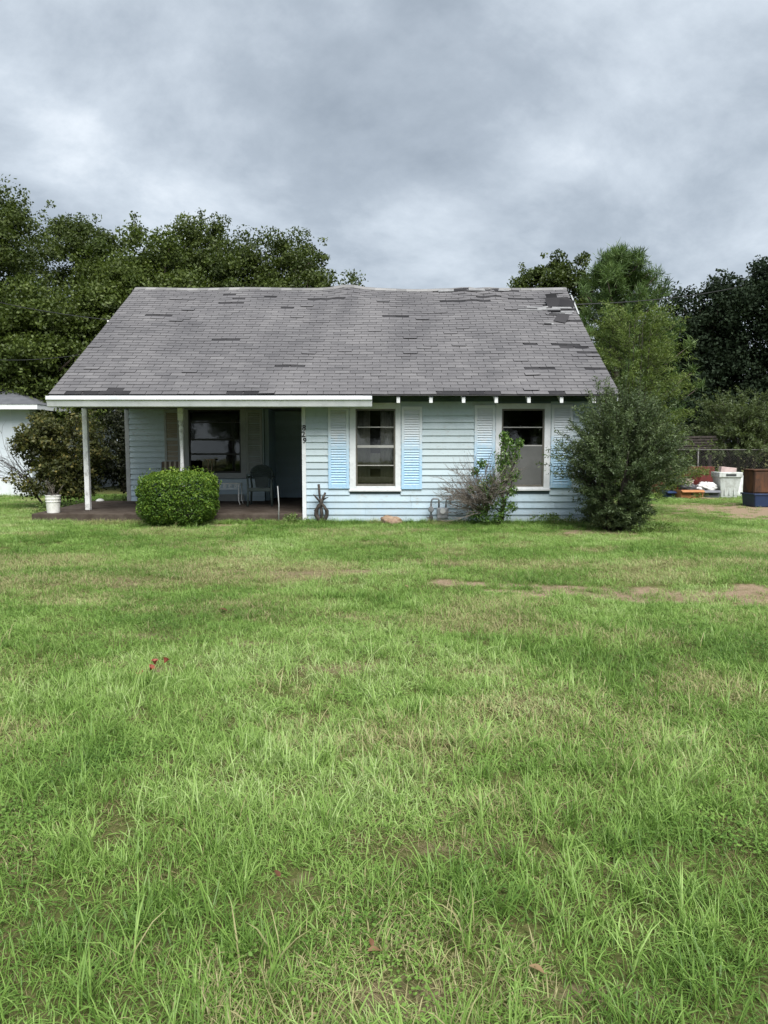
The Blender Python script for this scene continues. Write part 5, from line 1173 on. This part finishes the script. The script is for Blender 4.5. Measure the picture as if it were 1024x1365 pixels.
# red wheelbarrow behind the boxes
c = thing('red_wheelbarrow', 'faded red wheelbarrow tipped up against the fence behind the boxes', 'wheelbarrow', (10.05, 24.1, 0), 0)
m = MB(); m.quadbox([(-.28, -.1, .18), (.34, -.1, .18), (.34, .16, .30), (-.28, .16, .30), (-.42, -.24, .78), (.55, -.24, .86), (.55, .34, .86), (-.42, .34, .78)]); m.build('tray', M['red'], c, bevel=.03)
for sy in (-.14, .2): m = MB(); m.tube([(.75, sy, .12), (.1, sy, .34), (-.55, sy, .98)], .02, 8); m.build('handle', M['wood'], c, smooth=True)
m = MB(); m.tube([(.72, .0, .19), (.72, .07, .19)], .19, 20); m.build('wheel', M['blackpipe'], c)
for sy in (-.12, .18): m = MB(); m.tube([(-.2, sy, .5), (-.25, sy, .0)], .016, 8); m.build('leg', M['red'], c)
m = MB(); m.box(-.35, .35, -.02, .02, 0, .92); tag(m.build('sheet_of_metal', M['red'], None, bevel=.01, loc=(9.42, 24.42, 0), rot=(R(-4), 0, 0)), 'dull red metal panel leaning on the fence behind the boxes', 'panel')
m = MB(); m.box(-.45, .45, -.02, .02, 0, 1.0); tag(m.build('sheet_of_metal', M['red'], None, bevel=.01, loc=(10.78, 24.45, 0), rot=(R(-4), 0, 0)), 'dull red metal panel leaning on the fence next to the bin', 'panel')
# brown cabinet on a blue tote
c = thing('blue_tote', 'dark blue plastic tote with white label under the brown cabinet', 'tote', (10.82, 19.95, 0), R(2))
m = MB(); m.quadbox([(-.70, -.32, 0), (.70, -.32, 0), (.70, .32, 0), (-.70, .32, 0), (-.74, -.35, .36), (.74, -.35, .36), (.74, .35, .36), (-.74, .35, .36)]); m.build('body', M['blue_tote'], c, bevel=.03)
m = MB(); m.box(-.76, .76, -.37, .37, .33, .375); m.build('rim', M['blue_tote'], c, bevel=.01)
m = MB(); m.box(-.16, .02, -.352, -.342, .16, .27); m.build('label', M['bag_white'], c, rot=(0, 0, 0))
c = thing('brown_cabinet', 'weathered rusty brown cabinet resting on the blue tote', 'cabinet', (10.84, 19.98, .376), R(-1))
m = MB(); m.box(-.72, .72, -.30, .32, 0, .62); m.build('body', M['rustbrown'], c, bevel=.01)
m = MB(); m.box(-.75, .75, -.33, .34, .621, .655); m.build('top', M['rustbrown'], c, bevel=.008)
for xx in (-.7, .015): m = MB(); m.box(xx, xx + .69, -.322, -.301, .03, .59); d_ = m.build('door', M['rustbrown'], c, bevel=.006)
# dark lumber rack behind the fence
c = thing('lumber_rack', 'stack of dark weathered boards on posts behind the fence', 'lumber', (10.75, 25.6, 0))
for xx in (-.7, .7):
    for yy in (-.2, .3): m = MB(); m.box(xx - .05, xx + .05, yy - .05, yy + .05, -.05, 1.58); m.build('post', M['darkwood'], c)
for k in range(5):
    m = MB(); m.box(-1.0 + .07 * (k % 2), .95 - .09 * (k % 3), -.36 + .02 * (k % 2), .4, 1.582 + k * .095, 1.582 + k * .095 + .07); m.build('board', M['darkwood'], c, bevel=.006, rot=(0, R(-1.2 + .5 * (k % 3)), 0))
# ------------------------------------------------------------------ cables and poles
def cable(name, label, a, b, sag, r=.012):
    a, b = Vector(a), Vector(b); m = MB(); m.tube([a.lerp(b, u) - Vector((0, 0, sag * 4 * u * (1 - u))) for u in np.linspace(0, 1, 25)], r, 5)
    return tag(m.build(name, M['cable'], None, True), label, 'cable')
def pole(x, y, h, label):
    c = thing('utility_pole', label, 'utility pole', (x, y, 0), 0, 'utility poles')
    m = MB(); m.tube([(0, 0, -.3), (0, 0, h)], [.16, .11], 10); m.build('shaft', M['polewood'], c, smooth=True)
    m = MB(); m.box(-.9, .9, -.06, .06, h - .7, h - .58); m.build('crossarm', M['polewood'], c)
    return c
pole(27.5, 45, 14.2, 'wooden utility pole far beyond the dark oaks'); cable('power_cable', 'black power cable running from the right gable over the dark oaks', (4.99, 19.6, 5.42), (27.4, 44.9, 13.6), .7, .016)
pole(-24, 33.5, 11.2, 'wooden utility pole beyond the white house'); cable('power_cable', 'thin black cable running from the left roof edge into the oaks', (-6.83, 18.5, 4.82), (-23.9, 33.4, 10.6), .5, .011)
cable('telephone_cable', 'lower thin cable running from the left roof edge past the oaks', (-6.86, 17.0, 3.80), (-23.9, 33.3, 7.9), .9, .009)
m = MB(); m.lathe([(.02, 0), (.035, .02), (.025, .05), (.035, .08), (.02, .11)], 10); m.build('cable_insulator', M['white_plastic'], house, loc=(-6.86, 18.46, 4.74), rot=(0, R(-60), 0))

# ------------------------------------------------------------------ small things in the grass
def gz(x, y): return float(height(np.array([x]), np.array([y]))[0])
c = thing('red_flower', 'small red trumpet flowers lying open in the lawn', 'flower', (-1.60, 4.92, gz(-1.6, 4.92)))
for i, (hx_, hy_, hz_) in enumerate([(.0, 0, .10), (.06, .02, .105), (-.02, -.05, .075), (-.10, -.05, .05)]):
    m = MB(); m.tube([(hx_ * .3, hy_ * .3, -.02), (hx_ * .8, hy_ * .8, hz_ * .6), (hx_, hy_, hz_)], [.004, .0035, .003], 5); m.build('stalk', M['stalk'], c, cv=.5)
    fl = link_obj('bloom', None, c, (hx_, hy_, hz_), (R(random.uniform(-50, 10)), R(random.uniform(-40, 40)), random.uniform(0, 6)))
    for k in range(6 if i != 3 else 3):
        a = k * 1.047; m = MB(); d = Vector((math.cos(a), math.sin(a), 0)); s_ = Vector((-d.y, d.x, 0)); L_ = .027
        for j, (w_, o_, z_) in enumerate([(.003, .0, 0), (.010, .35, .022), (.012, .7, .036), (.001, 1.0, .032)]):
            p = d * L_ * o_ + Vector((0, 0, z_)); m.v += [tuple(p - s_ * w_), tuple(p + s_ * w_)]
        m.f = [(0, 1, 3, 2), (2, 3, 5, 4), (4, 5, 7, 6)]; m.build('petal', M['petal'], fl, cv=random.random())
def leaf(x, y, L_, rz, tilt, cv, label, lift=.035):
    L_ *= .78
    m = MB(); prof = [0, .3, .45, .5, .42, .28, .0]; n = len(prof) - 1
    for j, w_ in enumerate(prof):
        u = j / n; z = .10 * L_ * math.sin(u * 3.1); 
        m.v += [(-w_ * L_ * .55, (u - .5) * L_, z + .16 * L_ * w_), (0, (u - .5) * L_, z), (w_ * L_ * .55, (u - .5) * L_, z + .22 * L_ * w_)]
    for j in range(n):
        b = 3 * j; m.f += [(b, b + 1, b + 4, b + 3), (b + 1, b + 2, b + 5, b + 4)]
    m.tube([(0, -L_ * .5, 0), (.01, -L_ * .68, .004)], .0016, 4)
    o = m.build('fallen_leaf', M['deadleaf'], None, True, loc=(x, y, gz(x, y) + lift), rot=(R(tilt), R(tilt * .5), rz), cv=cv); tag(o, label, 'leaf', 'fallen leaves')
leaf(.455, 2.02, .065, 1.3, 16, .9, 'tan curled fallen leaf in the worn grass strip'); leaf(-.03, 2.09, .062, 2.0, 14, .7, 'orange-brown fallen leaf among long grass blades'); leaf(-.04, 2.13, .04, .4, 25, .3, 'small brown leaf touching the orange-brown fallen leaf')
leaf(-.39, 2.5, .05, .8, 22, .12, 'reddish brown fallen leaf lying among flat dark weeds'); leaf(1.03, 2.6, .05, 2.4, 20, .15, 'rust-red fallen leaf in dense green grass'); leaf(-1.58, 6.95, .12, 1.5, 8, .2, 'large rusty brown dry leaf in the open lawn')
leaf(.25, 8.1, .09, 1.0, 12, .9, 'pale dry leaf near the bare earth patch')
